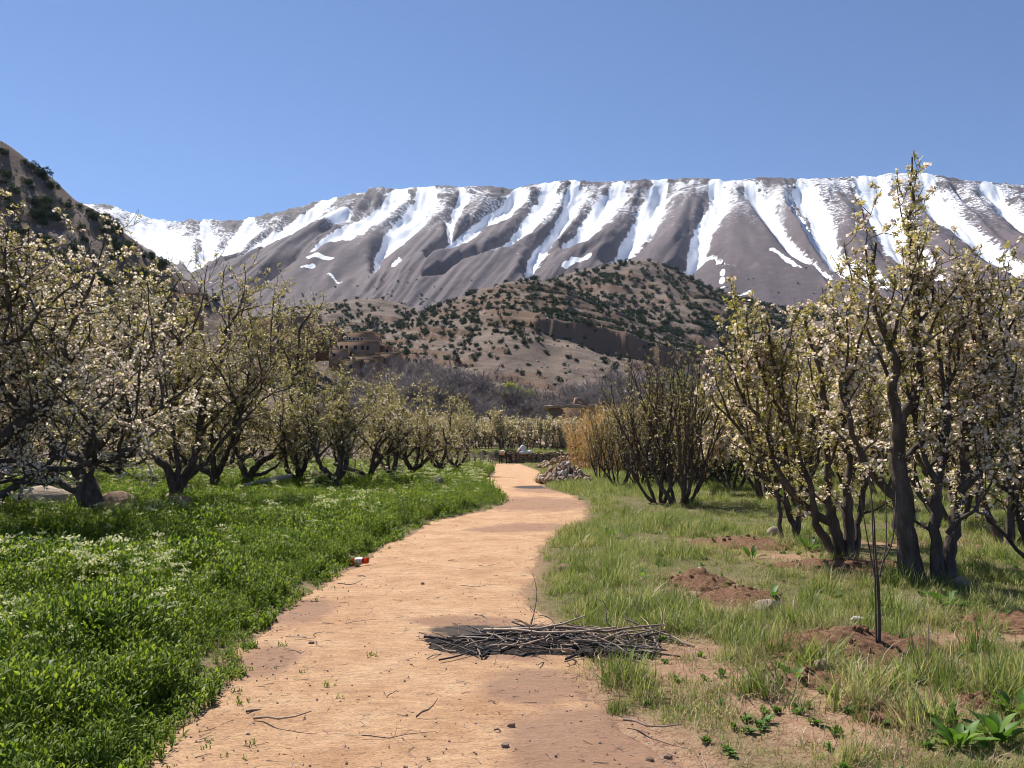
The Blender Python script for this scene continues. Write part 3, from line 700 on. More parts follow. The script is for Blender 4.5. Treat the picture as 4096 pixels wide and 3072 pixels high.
# ------------------------------------------------------------------ near right trees, limbs read from the photograph
def Q6(x, y): return 2700 + x / 1.3825, 1300 + y / 1.3825
def limb(pts, Y, base, r, dy=0.0, zoom=Q6, wig=.12):
    s_ = [zoom(*p) for p in pts]; P = []; yo = 0
    dirv = r.uniform(-1, 1) if dy == 0 else dy
    for i, (sx, sy) in enumerate(s_):
        yo = dirv * .16 * i
        P.append(at(sx, sy, Y + yo))
    P = np.array(P) - np.array([base[0], base[1], 0]); return P
def near_tree(seed, base_src, limbs, tops, label, spurs, flower, tr_vis=None, zoom=Q6, style='vase', kids=(.33, .24), lsc=1.1, name='apple_tree', keepz=.55):
    r = np.random.default_rng(seed); b = ground(*base_src); d = b[1]; mains = []
    for (pts, w0, w1, bears, dy) in limbs:
        mains.append((limb(pts, d, b, r, dy, zoom), w0, w1, bears))
    n0 = len(mains)
    for (li, tq, dx, dyy, L, w0) in tops:
        p, dd = along(mains[li][0], tq)
        mains.append((grow(r, p, unit(np.array([dx, dyy, 1.0])), L, 9, .06, .05), w0, w0 * .22, True))
    for li in [i for i in range(n0) if mains[i][3]]:
        for q in range(2):
            p, dd = along(mains[li][0], r.uniform(.3, .8)); L_ = r.uniform(.5, 1.1)
            mains.append((grow(r, p, unit(dd * .4 + np.array([r.normal() * .25, r.normal() * .25, 1.0])), L_, 8, .06, .06), .017, .005, True))
    for m_ in mains: m_[0][0, 2] = max(m_[0][0, 2], -.08) if m_[0][0, 2] > .2 else -.06
    ms = build_tree(name, seed, mains, style, spurs, flower, kids=kids, lsc=lsc, keepz=keepz)
    gzb = float(gz(b[0], b[1]))
    return place_tree(ms, (b[0], b[1], gzb), 0, 1, label)

near_tree(11, (3660, 2358),
  [([(1320, 1470), (1285, 1250), (1265, 1080), (1245, 850), (1237, 680), (1234, 600)], .135, .082, False, .01),
   ([(1240, 700), (1240, 590), (1290, 480), (1340, 390), (1352, 260), (1340, 120), (1322, -60), (1310, -260), (1305, -480), (1312, -700), (1316, -900)], .080, .010, True, .12),
   ([(1238, 700), (1226, 570), (1205, 440), (1222, 300), (1190, 150), (1120, 0), (1090, -200), (1110, -420)], .076, .012, True, -.45),
   ([(1240, 990), (1150, 915), (1060, 800), (1000, 690), (965, 560), (930, 430), (905, 280)], .055, .016, True, -.5),
   ([(1222, 300), (1260, 120), (1400, -60), (1440, -260)], .035, .010, True, .5),
   ([(1245, 800), (1400, 640), (1500, 430), (1560, 200), (1590, -40)], .035, .010, True, .6)],
  [(1, .45, .25, .2, 1.3, .024), (1, .7, -.25, .1, .8, .014), (2, .5, .2, -.3, 1.4, .022), (2, .75, -.3, .2, 1.0, .016), (3, .6, -.25, -.2, 1.6, .022), (3, .8, .2, -.3, 1.4, .018), (4, .5, .2, .3, 1.0, .016), (5, .5, .1, .3, 1.4, .02), (2, .3, -.5, .3, 1.5, .025), (1, .3, .4, -.3, 1.5, .022)],
  'tall blossoming apple tree with a single thick leaning trunk behind the bare sapling', 4600, .62)
near_tree(12, (3765, 2368),
  [([(1465, 1480), (1445, 1300), (1440, 1100), (1455, 900), (1490, 700), (1500, 520), (1480, 300), (1450, 100)], .085, .018, True, .3),
   ([(1505, 1480), (1515, 1300), (1535, 1150), (1575, 950), (1600, 750), (1620, 500), (1680, 250), (1690, 0), (1700, -200)], .085, .014, True, .5),
   ([(1510, 1180), (1580, 1100), (1660, 1060), (1740, 1085)], .035, .012, True, -.6),
   ([(1575, 950), (1700, 800), (1800, 640), (1850, 450), (1870, 200)], .045, .012, True, -.4),
   ([(1455, 900), (1380, 740), (1330, 560), (1300, 380)], .035, .012, True, .7)],
  [(0, .55, -.1, .3, 1.5, .024), (0, .75, .3, .2, 1.4, .02), (1, .55, .3, .3, 1.6, .022), (1, .75, -.2, .3, 1.2, .018), (3, .5, .3, -.3, 1.4, .02), (3, .75, .1, .2, 1.4, .018), (4, .6, -.1, .3, 1.3, .018), (1, .4, .5, .0, 1.3, .02)],
  'twin-stemmed apple tree full of blossom beside the single thick leaning trunk', 4600, .75)
near_tree(13, (3385, 2262),
  [([(885, 1330), (840, 1240), (790, 1160), (772, 1090), (755, 960), (700, 810), (650, 620), (600, 450), (555, 320), (530, 150), (510, 0)], .065, .012, True, -.25),
   ([(925, 1335), (900, 1210), (870, 1110), (845, 1000), (850, 850), (835, 650), (830, 450), (790, 260), (740, 100), (700, -80)], .085, .012, True, .1),
   ([(962, 1335), (955, 1150), (950, 950), (960, 780), (930, 600), (920, 380), (905, 150), (890, -80)], .075, .014, True, .3),
   ([(990, 1330), (1012, 1180), (1035, 1010), (1060, 850), (1080, 650), (1070, 420)], .055, .016, True, .5),
   ([(850, 1130), (750, 1070), (640, 950), (545, 800), (500, 620), (440, 520), (370, 430), (310, 290), (270, 180)], .06, .012, True, -.3),
   ([(545, 800), (440, 720), (330, 580), (250, 490), (165, 400)], .03, .010, True, -.3),
   ([(650, 620), (560, 480), (480, 300), (420, 130), (390, -20)], .032, .010, True, -.1)],
  [(0, .5, -.1, .2, 1.5, .02), (0, .75, .15, -.2, 1.1, .015), (1, .5, -.25, .3, 1.6, .022), (1, .7, .2, .3, 1.3, .018), (2, .5, .2, .3, 1.5, .022), (2, .75, -.1, .2, 1.2, .016), (3, .5, .25, .2, 1.6, .02), (3, .8, .1, .2, 1.5, .018), (4, .55, -.3, .1, 1.5, .018), (4, .75, -.05, -.2, 1.5, .016), (1, .35, .3, -.4, 1.6, .022), (6, .5, -.2, .2, 1.1, .014)],
  'apple tree with four dark stems splaying from one base on dug soil', 5200, .42)
near_tree(14, (3190, 2185),
  [([(690, 1222), (668, 1150), (625, 1050), (610, 940), (560, 800), (520, 650), (450, 480), (400, 330), (340, 200), (330, 80)], .06, .010, True, .2),
   ([(675, 1222), (690, 1100), (740, 1060), (690, 1000), (640, 860), (600, 640), (560, 430), (540, 200), (480, 20)], .045, .010, True, .4),
   ([(585, 1215), (582, 1080), (565, 960), (490, 850), (430, 700), (350, 560), (300, 430), (290, 300)], .04, .008, True, .1),
   ([(668, 1150), (700, 980), (720, 800), (760, 600), (770, 400)], .04, .010, True, .6)],
  [(0, .5, .15, .3, 1.6, .02), (0, .7, -.2, .2, 1.4, .016), (1, .5, .1, .3, 1.6, .02), (1, .7, -.2, .1, 1.4, .016), (2, .5, -.1, .3, 1.7, .018), (2, .75, -.2, .2, 1.2, .014), (3, .6, .2, .2, 1.6, .018), (0, .85, -.15, .3, 1.0, .012)],
  'slimmer apple tree with forked dark trunk standing beyond the four-stemmed one', 4200, .28)
near_tree(15, (4190, 2330),
  [([(2060, 1424), (1990, 1300), (1910, 1090), (1865, 950), (1820, 770), (1790, 560), (1760, 300), (1720, 120), (1690, -80), (1640, -300)], .075, .012, True, -.1),
   ([(2080, 1424), (2090, 1200), (2040, 1000), (1960, 850), (1900, 640), (1890, 400), (1880, 100), (1850, -200)], .07, .012, True, .3),
   ([(2070, 1424), (1960, 1330), (1860, 1230), (1760, 1130), (1720, 1090)], .035, .012, True, -.2),
   ([(1865, 950), (1780, 900), (1690, 780), (1640, 600), (1610, 420)], .035, .010, True, -.3)],
  [(0, .45, -.3, .2, 1.5, .022), (0, .65, .25, -.2, 1.5, .02), (0, .8, -.2, .2, 1.0, .014), (1, .5, .2, .2, 1.5, .02), (1, .7, -.2, -.2, 1.4, .018), (3, .6, .1, .2, 1.4, .018), (1, .35, -.5, .2, 1.5, .02), (0, .3, .3, .2, 1.6, .02)],
  'apple tree heavy with pink blossom whose stem and low bough lean towards the twin-stemmed tree', 4600, .85)

# ------------------------------------------------------------------ near left trees
def Q4(x, y): return x / 1.58, 1300 + y / 1.58
def left_tree(seed, base_src, limbs, h, label, spurs, flower, extra=5):
    r = np.random.default_rng(seed); b = ground(*base_src); d = b[1]; mains = []
    for (pts, w0, w1, bears, dy) in limbs: mains.append((limb(pts, d, b, r, dy, Q4), w0, w1, bears))
    bl = [i for i, m_ in enumerate(mains) if m_[3]]
    for i in bl:                          # crooked boughs off the drawn limbs
        L = mains[i][0]
        for q in range(extra):
            p2, d2 = along(L, r.uniform(.3, 1.0) if q else 1.0)
            hv = np.array([r.normal(), r.normal(), 0])
            L2 = grow(r, p2, unit(d2 * .5 + .9 * hv + np.array([0, 0, r.uniform(.1, 1.0)])), r.uniform(1.0, max(1.1, min(2.6, h - p2[2]))), 7, .17, .07)
            mains.append((L2, .045, .012, True))
            for w_ in range(2):
                p3, d3 = along(L2, r.uniform(.3, .9)); mains.append((grow(r, p3, unit(d3 + np.array([r.normal(), r.normal(), .6])), r.uniform(.7, 1.5), 5, .18, .10), .022, .007, True))
    for q in range(7):
        L = mains[r.integers(len(limbs), len(mains))][0]; p = L[-1]
        if h - p[2] > .5: mains.append((grow(r, p, (r.normal() * .2, r.normal() * .2, 1), min(2.0, h * r.uniform(.9, 1.05) - p[2]), 7, .08, .1), .022, .006, True))
    for m_ in mains[:1]: m_[0][0, 2] = -.08
    return place_tree(build_tree('apple_tree', seed, mains, 'spread', spurs, flower, kids=(.24, .22), lsc=1.12, keepz=.9), (b[0], b[1], float(gz(b[0], b[1]))), 0, 1, label)
left_tree(21, (365, 2085),
  [([(580, 1240), (555, 1090), (520, 960), (480, 890)], .27, .20, False, .02),
   ([(520, 960), (530, 850), (560, 740), (600, 600), (640, 440), (700, 250), (730, 50)], .15, .05, True, .3),
   ([(490, 900), (400, 850), (310, 760), (250, 640), (230, 480), (190, 300), (170, 120)], .14, .04, True, -.3),
   ([(500, 1080), (400, 1040), (320, 960), (230, 900), (120, 820), (60, 700)], .10, .03, True, .3),
   ([(530, 860), (640, 780), (760, 640), (860, 480), (900, 300), (960, 120)], .10, .03, True, -.4),
   ([(540, 900), (700, 850), (820, 790), (900, 660), (1010, 560)], .07, .02, True, .6)],
  5.7, 'old apple tree with gnarled stout trunk standing behind the long pale boulder', 6500, .46)
left_tree(22, (700, 2040),
  [([(1110, 1120), (1110, 1060), (1105, 1010)], .22, .20, False, .01),
   ([(1100, 1050), (1060, 940), (1000, 880), (930, 840), (860, 700), (840, 520)], .13, .04, True, -.3),
   ([(1130, 1040), (1200, 920), (1250, 780), (1270, 600), (1320, 420), (1380, 250), (1420, 80)], .14, .04, True, .2),
   ([(1115, 1030), (1125, 900), (1100, 740), (1080, 560), (1120, 400), (1100, 220)], .09, .03, True, .5),
   ([(1160, 1010), (1290, 900), (1400, 760), (1500, 640), (1560, 480)], .08, .025, True, -.5)],
  6.4, 'apple tree parting low into a wide V of limbs, loose stones at its foot', 6000, .24)
left_tree(23, (985, 1965),
  [([(1535, 1060), (1545, 1020), (1580, 960)], .21, .18, False, .01),
   ([(1580, 960), (1630, 890), (1740, 815), (1800, 710), (1835, 560), (1845, 400), (1880, 250), (1890, 40)], .14, .03, True, -.1),
   ([(1560, 990), (1520, 880), (1480, 740), (1500, 560), (1450, 380)], .12, .03, True, .4),
   ([(1575, 970), (1680, 940), (1760, 880), (1900, 700), (2000, 560)], .08, .025, True, .5)],
  6.6, 'apple tree whose thick bare limb slants right before a tall upright shoot', 5200, .16, 6)
# the tree standing just left of the view: its boughs reach in
left_tree(24, (-330, 2160),
  [([(-520, 1390), (-480, 1250), (-420, 1120)], .26, .22, False, .02),
   ([(-420, 1150), (-250, 1180), (-60, 1160), (60, 1060), (200, 970), (300, 930), (420, 930), (600, 890), (690, 880)], .10, .028, True, -.25),
   ([(-420, 1120), (-250, 960), (-60, 800), (60, 700), (180, 620), (290, 530), (380, 440), (420, 310), (400, 130)], .16, .035, True, -.1),
   ([(-400, 1130), (-150, 1120), (-30, 1010), (50, 880), (100, 780)], .12, .05, True, .25),
   ([(-420, 1100), (-480, 800), (-400, 500), (-300, 250), (-250, 0)], .14, .04, True, .1),
   ([(180, 620), (60, 480), (-20, 330), (30, 120), (60, -100)], .06, .02, True, -.4)],
  5.6, 'apple tree mostly out of view whose heavy boughs reach across the long pale boulder', 6500, .75, 5)

# ------------------------------------------------------------------ the rest of the orchard: shared trees
rr_ = np.random.default_rng(99)
OLD = [build_tree('old_apple', 300 + i, spread_mains(np.random.default_rng(40 + i), 5.6, 4, tr=.2), 'spread', 4600, .24, kids=(.28, .24), lsc=1.25, keepz=.7) for i in range(3)]
OLDF = [build_tree('far_apple', 330 + i, spread_mains(np.random.default_rng(60 + i), 5.0, 4, tr=.19), 'spread', 2300, .26, True, kids=(.42, .34), lsc=1.25, keepz=.7) for i in range(2)]
VAS = [build_tree('upright_apple', 350 + i, vase_mains(np.random.default_rng(80 + i), 4.6, 4, tr=.075), 'vase', 3600, .42, kids=(.26, .22), lsc=1.35, keepz=.6) for i in range(2)]
VASF = [build_tree('far_upright_apple', 370 + i, vase_mains(np.random.default_rng(90 + i), 4.3, 4, tr=.08), 'vase', 2300, .5, True, kids=(.36, .30), lsc=1.2, keepz=.5) for i in range(3)]
BAREV = build_tree('budding_apple', 390, vase_mains(np.random.default_rng(120), 4.7, 6, tr=.062), 'vase', 1300, .10, kids=(.20, .18), lsc=.95, keepz=.6)
def gpt(sx, sy):
    p = ground(sx, sy); return (float(p[0]), float(p[1]), float(gz(p[0], p[1])))
# first row along the left of the path
LR = [((1190, 1968), 0), ((1335, 1985), 1), ((1475, 1962), 2), ((1560, 1945), 1), ((1650, 1935), 0), ((1755, 1918), 2), ((1820, 1905), 1), ((860, 1975), 2)]
LR.sort(key=lambda q: -q[0][1])
ORD = ['dark-trunked old apple tree in the gap right beside the wide V-shaped one', 'dark low-forked old apple tree growing closest to the green verge of the path', 'old apple tree just behind the slanting bare limb', 'old apple tree third along the row after the slanting bare limb', 'old apple tree fourth along the row after the slanting bare limb', 'old apple tree fifth along the row after the slanting bare limb', 'old apple tree last but one before the stake fence', 'small old apple tree closest to the stake fence']
for i, (b, k) in enumerate(LR):
    place_tree(OLD[k], gpt(*b), rr_.uniform(0, 6.28), rr_.uniform(.74, .84) if b[0] != 860 else .95, ORD[i], 'old apple trees in the first row left of the path')
k = 0
for row, x0 in enumerate((-14.5, -19.5, -25, -31, -37)):
    for j, y in enumerate(np.arange(22 + 2 * row, 74, 5.2 + .6 * row)):
        x = x0 + rr_.normal() * .5 - .05 * (y - 20); y += rr_.normal() * .5
        if x / y < -.72: continue
        near = y < 40 and row < 2
        ms = OLD[k % 3] if near else OLDF[k % 2]; k += 1
        place_tree(ms, (x, y, float(gz(x, y))), rr_.uniform(0, 6.28), rr_.uniform(.85, 1.05), 'old apple tree in the back rows of the left orchard', 'old apple trees deep in the left orchard')
# right side: upright trees
b = gpt(2722, 2035); place_tree(BAREV, b, 1.1, 1.0, 'nearly leafless apple tree with many upright stems standing alone in grass before the reeds')
b2 = gpt(2640, 2020); place_tree(BAREV, b2, 3.6, .9, 'smaller budding apple tree close beside the nearly leafless upright one')
for i, (b, s_) in enumerate([((2470, 1955), .72), ((2560, 1950), .75), ((2400, 1930), .6)]):
    place_tree(BAREV, gpt(*b), 2 + i * 1.3, s_, ('low twiggy fruit tree in front of the golden reeds', 'twiggy fruit tree between the golden reeds and the leafless upright one', 'lowest twiggy bush-like fruit tree beside the heap of field stones')[i], 'twiggy young trees below the reeds')
for row, x0 in enumerate((8.4, 12.0, 15.8, 20, 25, 31)):
    for j, y in enumerate(np.arange(13.5 + 1.2 * row, 66, 3.6 + .5 * row)):
        x = x0 + rr_.normal() * .35 - .02 * y; yy_ = y + rr_.normal() * .4
        if x / yy_ > .72 or (row == 0 and yy_ < 12): continue
        ms = VAS[(j + row) % 2] if yy_ < 24 and row < 3 else VASF[(j + row) % 3]
        place_tree(ms, (x, yy_, float(gz(x, yy_))), rr_.uniform(0, 6.28), rr_.uniform(.85, 1.05), 'upright blossoming apple tree in the back rows of the right orchard', 'upright apple trees deep in the right orchard')
for y in (28, 32.5, 37, 42, 47, 53):
    x = 5.6 + rr_.normal() * .4 + .03 * y
    place_tree(VASF[int(y) % 3], (x, y, float(gz(x, y))), rr_.uniform(0, 6.28), rr_.uniform(.75, .9), 'upright apple tree in the row behind the nearly leafless tree', 'upright apple trees behind the nearly leafless one')
# terrace behind the stone wall
for row, y0 in enumerate((87, 91, 96)):
    for x in np.arange(-16, 15, 2.6):
        x_ = x + rr_.normal() * .5; y = y0 + rr_.normal() * .5 + (1 if row == 0 else 0)
        if row == 0 and -3.5 < x_ < 1.2: continue
        place_tree(VASF[int(rr_.integers(3))], (x_, y, float(gz(x_, y))), rr_.uniform(0, 6.28), rr_.uniform(.85, 1.0), 'pale blossoming fruit tree on the terrace above the stone wall', 'fruit trees on the terrace above the wall')
p = at(2005, 1805, 86.0); place_tree(OLDF[0], (p[0], 86, float(gz(p[0], 86))), .7, .92, 'round-crowned apple tree on the grassy bank above the donkey')
# ------------------------------------------------------------------ junipers on the hills
def juniper_mesh(name, seed, n, size, hgt=1.15):
    r = np.random.default_rng(seed); lob = r.normal(size=(9, 3)) * np.array([.42, .42, .30]) + np.array([0, 0, .50 * hgt]); lr = r.uniform(.30, .52, 9)
    k = r.integers(0, 9, n); d = r.normal(size=(n, 3)); d /= np.linalg.norm(d, axis=1)[:, None]
    P = lob[k] + d * lr[k][:, None] * r.uniform(.75, 1.08, n)[:, None]; P[:, 2] = np.maximum(P[:, 2], .03)
    u_ = np.cross(d, r.normal(size=(n, 3))); u_ /= np.linalg.norm(u_, axis=1)[:, None]; v_ = d * .35 + np.array([0, 0, .35]) + .55 * r.normal(size=(n, 3))
    s_ = size * r.uniform(.6, 1.4, n)[:, None]
    V = np.stack([P - u_ * s_ * .5, P + u_ * s_ * .5, P + v_ * s_ * 1.1], 1).reshape(-1, 3)
    # dark inner body
    F = np.arange(3 * n).reshape(-1, 3)
    return mesh(name, V, F, M['juniper'], False, {'rnd': np.repeat(r.random(n), 3)})
JN = [juniper_mesh('juniper_crown', 500 + i, 1300, .15, 1.0 + .25 * i) for i in range(4)]
JF = [juniper_mesh('bush', 520 + i, 190, .34, 1.1) for i in range(4)]
_t = Tubes(); _t.add([(0, 0, -.25), (.03, 0, .2), (0, .03, .6)], [.09, .07, .04], 5); _v, _f = _t.get(); JTR = mesh('juniper_trunk', _v, _f, M['bark'])
rj = np.random.default_rng(31)
def hillpts(zf, n, xr, yr, dens):
    x = rj.uniform(*xr, n * 6); y = rj.uniform(*yr, n * 6); z = zf(x, y)
    keep = (rj.random(n * 6) < dens(x, y, z)) & (z > 2)
    P = np.stack([x, y, z], 1)[keep]
    sx, sy = proj(P); v = (sx > -60) & (sx < 4160) & (sy < 1720)
    return P[v][:n]
def junip(P, s, label, group, trunk=True):
    for p, q in zip(P, s):
        e = empty('juniper_bush', p - np.array([0, 0, .15 * q]), rj.uniform(0, 6.28), 1.0)
        e.scale = (q * rj.uniform(.85, 1.15), q * rj.uniform(.85, 1.15), q * rj.uniform(.85, 1.2))
        obj('crown', JN[rj.integers(4)], e); obj('trunk', JTR, e); tag(e, label, 'bush', group)
PA = hillpts(zl, 400, (-180, -15), (178, 262), lambda x, y, z: (.4 + .6 * sstep(-.2, .5, fbm(x * .04, y * .04, 3, 7))) * np.where(z > 18, 1, .1))
sx, sy = proj(PA); PA = PA[(sx > -40) & (sx < 1100) & (sy < 1260)][:115]
junip(PA, rj.uniform(.9, 2.2, len(PA)), 'dark rounded juniper bush on the steep bare hillside above the village', 'junipers on the near hillside')
dc = lambda x, y, z: (.45 + .55 * sstep(-.25, .45, fbm(x * .03, y * .03, 3, 8))) * (.25 + .75 * sstep(20, 100, z))
PB = hillpts(zc, 2000, (-220, 260), (350, 655), dc); qb = rj.uniform(.8, 2.3, len(PB)) * (.7 + .3 * sstep(15, 90, PB[:, 2]))
o_ = np.argsort(-qb / PB[:, 1]); PB = PB[o_]; qb = qb[o_]; nb = 300 - len(PA)
junip(PB[:nb], qb[:nb], 'larger dark juniper bush on the stony ledged hill in the valley', 'larger junipers on the stony hill')
bl = lib('bush_shape', JF)
def bushstuff(name, P, q, label):
    n = len(P); o = scatter(name, P - np.array([0, 0, .1]) * q[:, None], np.stack([rj.normal(size=n) * .1, rj.normal(size=n) * .1, rj.uniform(0, 6.28, n)], 1),
                            q[:, None] * rj.uniform(.8, 1.25, (n, 3)), rj.integers(0, 4, n), bl)
    tag(o, label, 'bushes', kind='stuff')
bushstuff('juniper_scrub', PB[nb:], qb[nb:], 'smaller junipers dotted over the stony ledged hill')
P2 = hillpts(zb, 4200, (-100, 560), (640, 1010), lambda x, y, z: .35 + .65 * sstep(-.3, .3, fbm(x * .02, y * .02, 3, 12)))
P3 = hillpts(zm, 1500, (-420, 60), (560, 905), lambda x, y, z: .2 + .8 * sstep(-.2, .3, fbm(x * .02, y * .02, 3, 14)))
P4 = hillpts(zrr, 1300, (120, 700), (520, 825), lambda x, y, z: .2 + .8 * sstep(-.2, .3, fbm(x * .02, y * .02, 3, 15)))
P5 = hillpts(zslope, 2600, (-900, 1100), (900, 1750), lambda x, y, z: .1 + .9 * sstep(-.1, .4, fbm(x * .008, y * .008, 3, 16)))
bushstuff('juniper_scrub', P2, rj.uniform(1.6, 3.2, len(P2)), 'dense dark scrub covering the wooded hill behind the stony one')
bushstuff('juniper_scrub', P3, rj.uniform(1.2, 2.6, len(P3)), 'scrub on the low hill between village and mountain')
bushstuff('juniper_scrub', P4, rj.uniform(1.2, 2.6, len(P4)), 'scrub on the slope behind the right orchard')
bushstuff('juniper_scrub', P5, rj.uniform(1.6, 3.4, len(P5)), 'sparse scrub on the pinkish slope at the foot of the mountain')
jm = rj.integers(0, Pm.shape[0] * Pm.shape[1], 5000); Pj = Pm.reshape(-1, 3)[jm]; Tj = Tt.reshape(-1)[jm]
kp = rj.random(5000) < sstep(.72, .98, Tj) * .6; Pj = Pj[kp]; sx, sy = proj(Pj); Pj = Pj[(sx > 0) & (sx < 4100)]
bushstuff('juniper_scrub', Pj, rj.uniform(2, 4, len(Pj)), 'tiny scattered bushes on the lowest flank of the mountain')

# ------------------------------------------------------------------ loose rocks on the hills
rk = [rock_mesh('hill_rock', M['boulder'], 610 + i, 1, .4) for i in range(4)]; rkl = lib('rock_shape', rk)
Pk = np.concatenate([hillpts(zl, 900, (-180, -5), (150, 262), lambda x, y, z: .6 + 0 * x), hillpts(zc, 2200, (-230, 300), (345, 650), lambda x, y, z: .3 + .7 * sstep(0, .4, fbm(x * .03, z * .1, 3, 18)))])
n = len(Pk); q = rj.uniform(.15, .55, n) * np.where(Pk[:, 1] > 300, 2.0, 1.0)
tag(scatter('scree', Pk, rj.uniform(0, 6.28, (n, 3)), q[:, None] * rj.uniform(.6, 1.4, (n, 3)), rj.integers(0, 4, n), rkl), 'broken rock strewn over the brown hillsides', 'rocks', kind='stuff')

# ------------------------------------------------------------------ bare trees in the valley
def bare_tree(seed, h):
    r = np.random.default_rng(seed); T = Tubes()
    st = grow(r, (0, 0, -.3), (0, 0, 1), h * .3, 4, .05, .05); T.add(st, np.linspace(.26, .2, len(st)), 6)
    def rec(p, d, L, rad, lv):
        P = grow(r, p, d, L, 5 if lv < 3 else 3, .15, .05); T.add(P, np.linspace(rad, max(rad * .45, .019), len(P)), 5 if lv == 0 else (4 if lv == 1 else 3))
        if lv >= 4: return
        for i in range((5, 5, 6, 4)[lv]):
            t_ = r.uniform(.25, 1); p2, d2 = along(P, t_); rec(p2, unit(d2 + .75 * r.normal(size=3) + np.array([0, 0, .35])), L * r.uniform(.48, .72), max(rad * .45, .014), lv + 1)
    for i in range(5): rec(st[-1] - np.array([0, 0, r.uniform(0, h * .12)]), unit(r.normal(size=3) * np.array([.6, .6, .2]) + np.array([0, 0, .75])), h * r.uniform(.3, .4), .11, 0)
    v, f = T.get(); return v, f
BT = []
for i in range(3):
    v, f = bare_tree(700 + i, 10.5); k = len(v); BT.append(mesh('bare_tree_wood', v, f, M['grey_bark'], False))
rb = np.random.default_rng(77)
def bare(x, y, s, label, group): 
    e = empty('bare_tree', (x, y, float(gz(x, y)) - .1), rb.uniform(0, 6.28), s); e.scale = (s * 1.15, s * 1.15, s)
    obj('trunk', BT[rb.integers(3)], e); tag(e, label, 'tree', group)
# tree tops of the grove as read from the photograph: (place, top) at a depth
for sx, top, Y in [(1500, 1500, 150), (1560, 1470, 158), (1610, 1455, 165), (1660, 1480, 140), (1700, 1462, 168), (1750, 1480, 150), (1790, 1500, 172), (1830, 1490, 142), (1870, 1510, 160), (1920, 1525, 148), (1960, 1535, 170), (2010, 1560, 138), (2050, 1545, 160), (2100, 1555, 150), (2150, 1570, 165), (2190, 1590, 140), (2240, 1575, 155), (2290, 1560, 150), (2340, 1545, 165), (2400, 1530, 140), (2440, 1510, 160), (2490, 1490, 148), (2530, 1500, 172), (2590, 1510, 150), (2640, 1500, 135), (2700, 1520, 160), (2760, 1500, 150), (2830, 1490, 165), (2900, 1480, 145), (2980, 1490, 160), (3080, 1480, 150), (3180, 1490, 165), (1450, 1560, 142), (1400, 1600, 138), (1580, 1580, 125), (1720, 1600, 122), (1850, 1600, 120), (2000, 1620, 118), (2160, 1630, 116), (2300, 1620, 118), (2450, 1590, 120), (1940, 1600, 132), (2080, 1610, 130), (1530, 1520, 135), (1640, 1530, 128), (1780, 1550, 126), (1890, 1560, 124), (2230, 1610, 126), (2370, 1580, 128), (2560, 1540, 126), (2690, 1550, 130), (1590, 1490, 175), (1730, 1500, 178), (1990, 1560, 178), (2110, 1570, 176)]:
    p = at(sx, top, Y); z0 = float(gz(p[0], Y)); bare(p[0], Y, max(.5, (p[2] - z0) / 8.2), 'leafless grey tree of the grove that fills the valley floor', 'bare trees on the valley floor')
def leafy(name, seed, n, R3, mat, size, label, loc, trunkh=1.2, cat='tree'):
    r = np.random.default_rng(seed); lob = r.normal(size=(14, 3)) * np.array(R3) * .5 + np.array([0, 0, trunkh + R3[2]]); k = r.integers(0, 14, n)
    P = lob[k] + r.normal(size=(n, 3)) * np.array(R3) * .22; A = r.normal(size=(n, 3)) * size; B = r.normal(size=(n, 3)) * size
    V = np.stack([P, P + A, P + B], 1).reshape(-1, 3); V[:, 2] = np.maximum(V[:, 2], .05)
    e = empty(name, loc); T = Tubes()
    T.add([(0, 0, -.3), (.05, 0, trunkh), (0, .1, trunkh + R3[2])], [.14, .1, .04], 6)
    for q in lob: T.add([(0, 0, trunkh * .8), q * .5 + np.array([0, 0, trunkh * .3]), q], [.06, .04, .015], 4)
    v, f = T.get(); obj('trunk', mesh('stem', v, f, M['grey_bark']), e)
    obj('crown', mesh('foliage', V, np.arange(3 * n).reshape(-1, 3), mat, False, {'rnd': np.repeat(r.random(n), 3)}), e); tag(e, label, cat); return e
p = at(2058, 1560, 145); leafy('willow_tree', 801, 2500, (2.3, 2.0, 1.0), leaf_mat('willow_leaf', [(0, (.22, .24, .06)), (1, (.42, .42, .14))], .4), .16, 'small yellow-green willow just leafing out amid the bare grove', (p[0], 145, p[2] - 4.2), 3.0)
p = at(2740, 1700, 62); leafy('olive_tree', 802, 5000, (2.0, 1.8, 2.6), leaf_mat('olive_leaf', [(0, (.09, .12, .06)), (1, (.24, .27, .15))], .3), .07, 'grey-green leafy tree rising behind the nearly leafless apple tree', (p[0], 62, float(gz(p[0], 62))), 2.2)
for i, (sx, sy, Y, R3) in enumerate([(2850, 1945, 36, (1.5, 1.1, .9)), (2680, 1950, 37, (1.2, 1.0, .7))]):  # dark shrubs added to stand in for the deep shade of the hollow
    p = ground(sx, sy); leafy('shade_shrub', 810 + i, 2200, R3, M['juniper'], .07, ('dense dark shrub added as the shade in the gap under the upright orchard trees', 'low dark shrub added as shade in the hollow behind the nearly leafless tree')[i], (p[0], p[1], float(gz(p[0], p[1]))), .1, 'shrub')

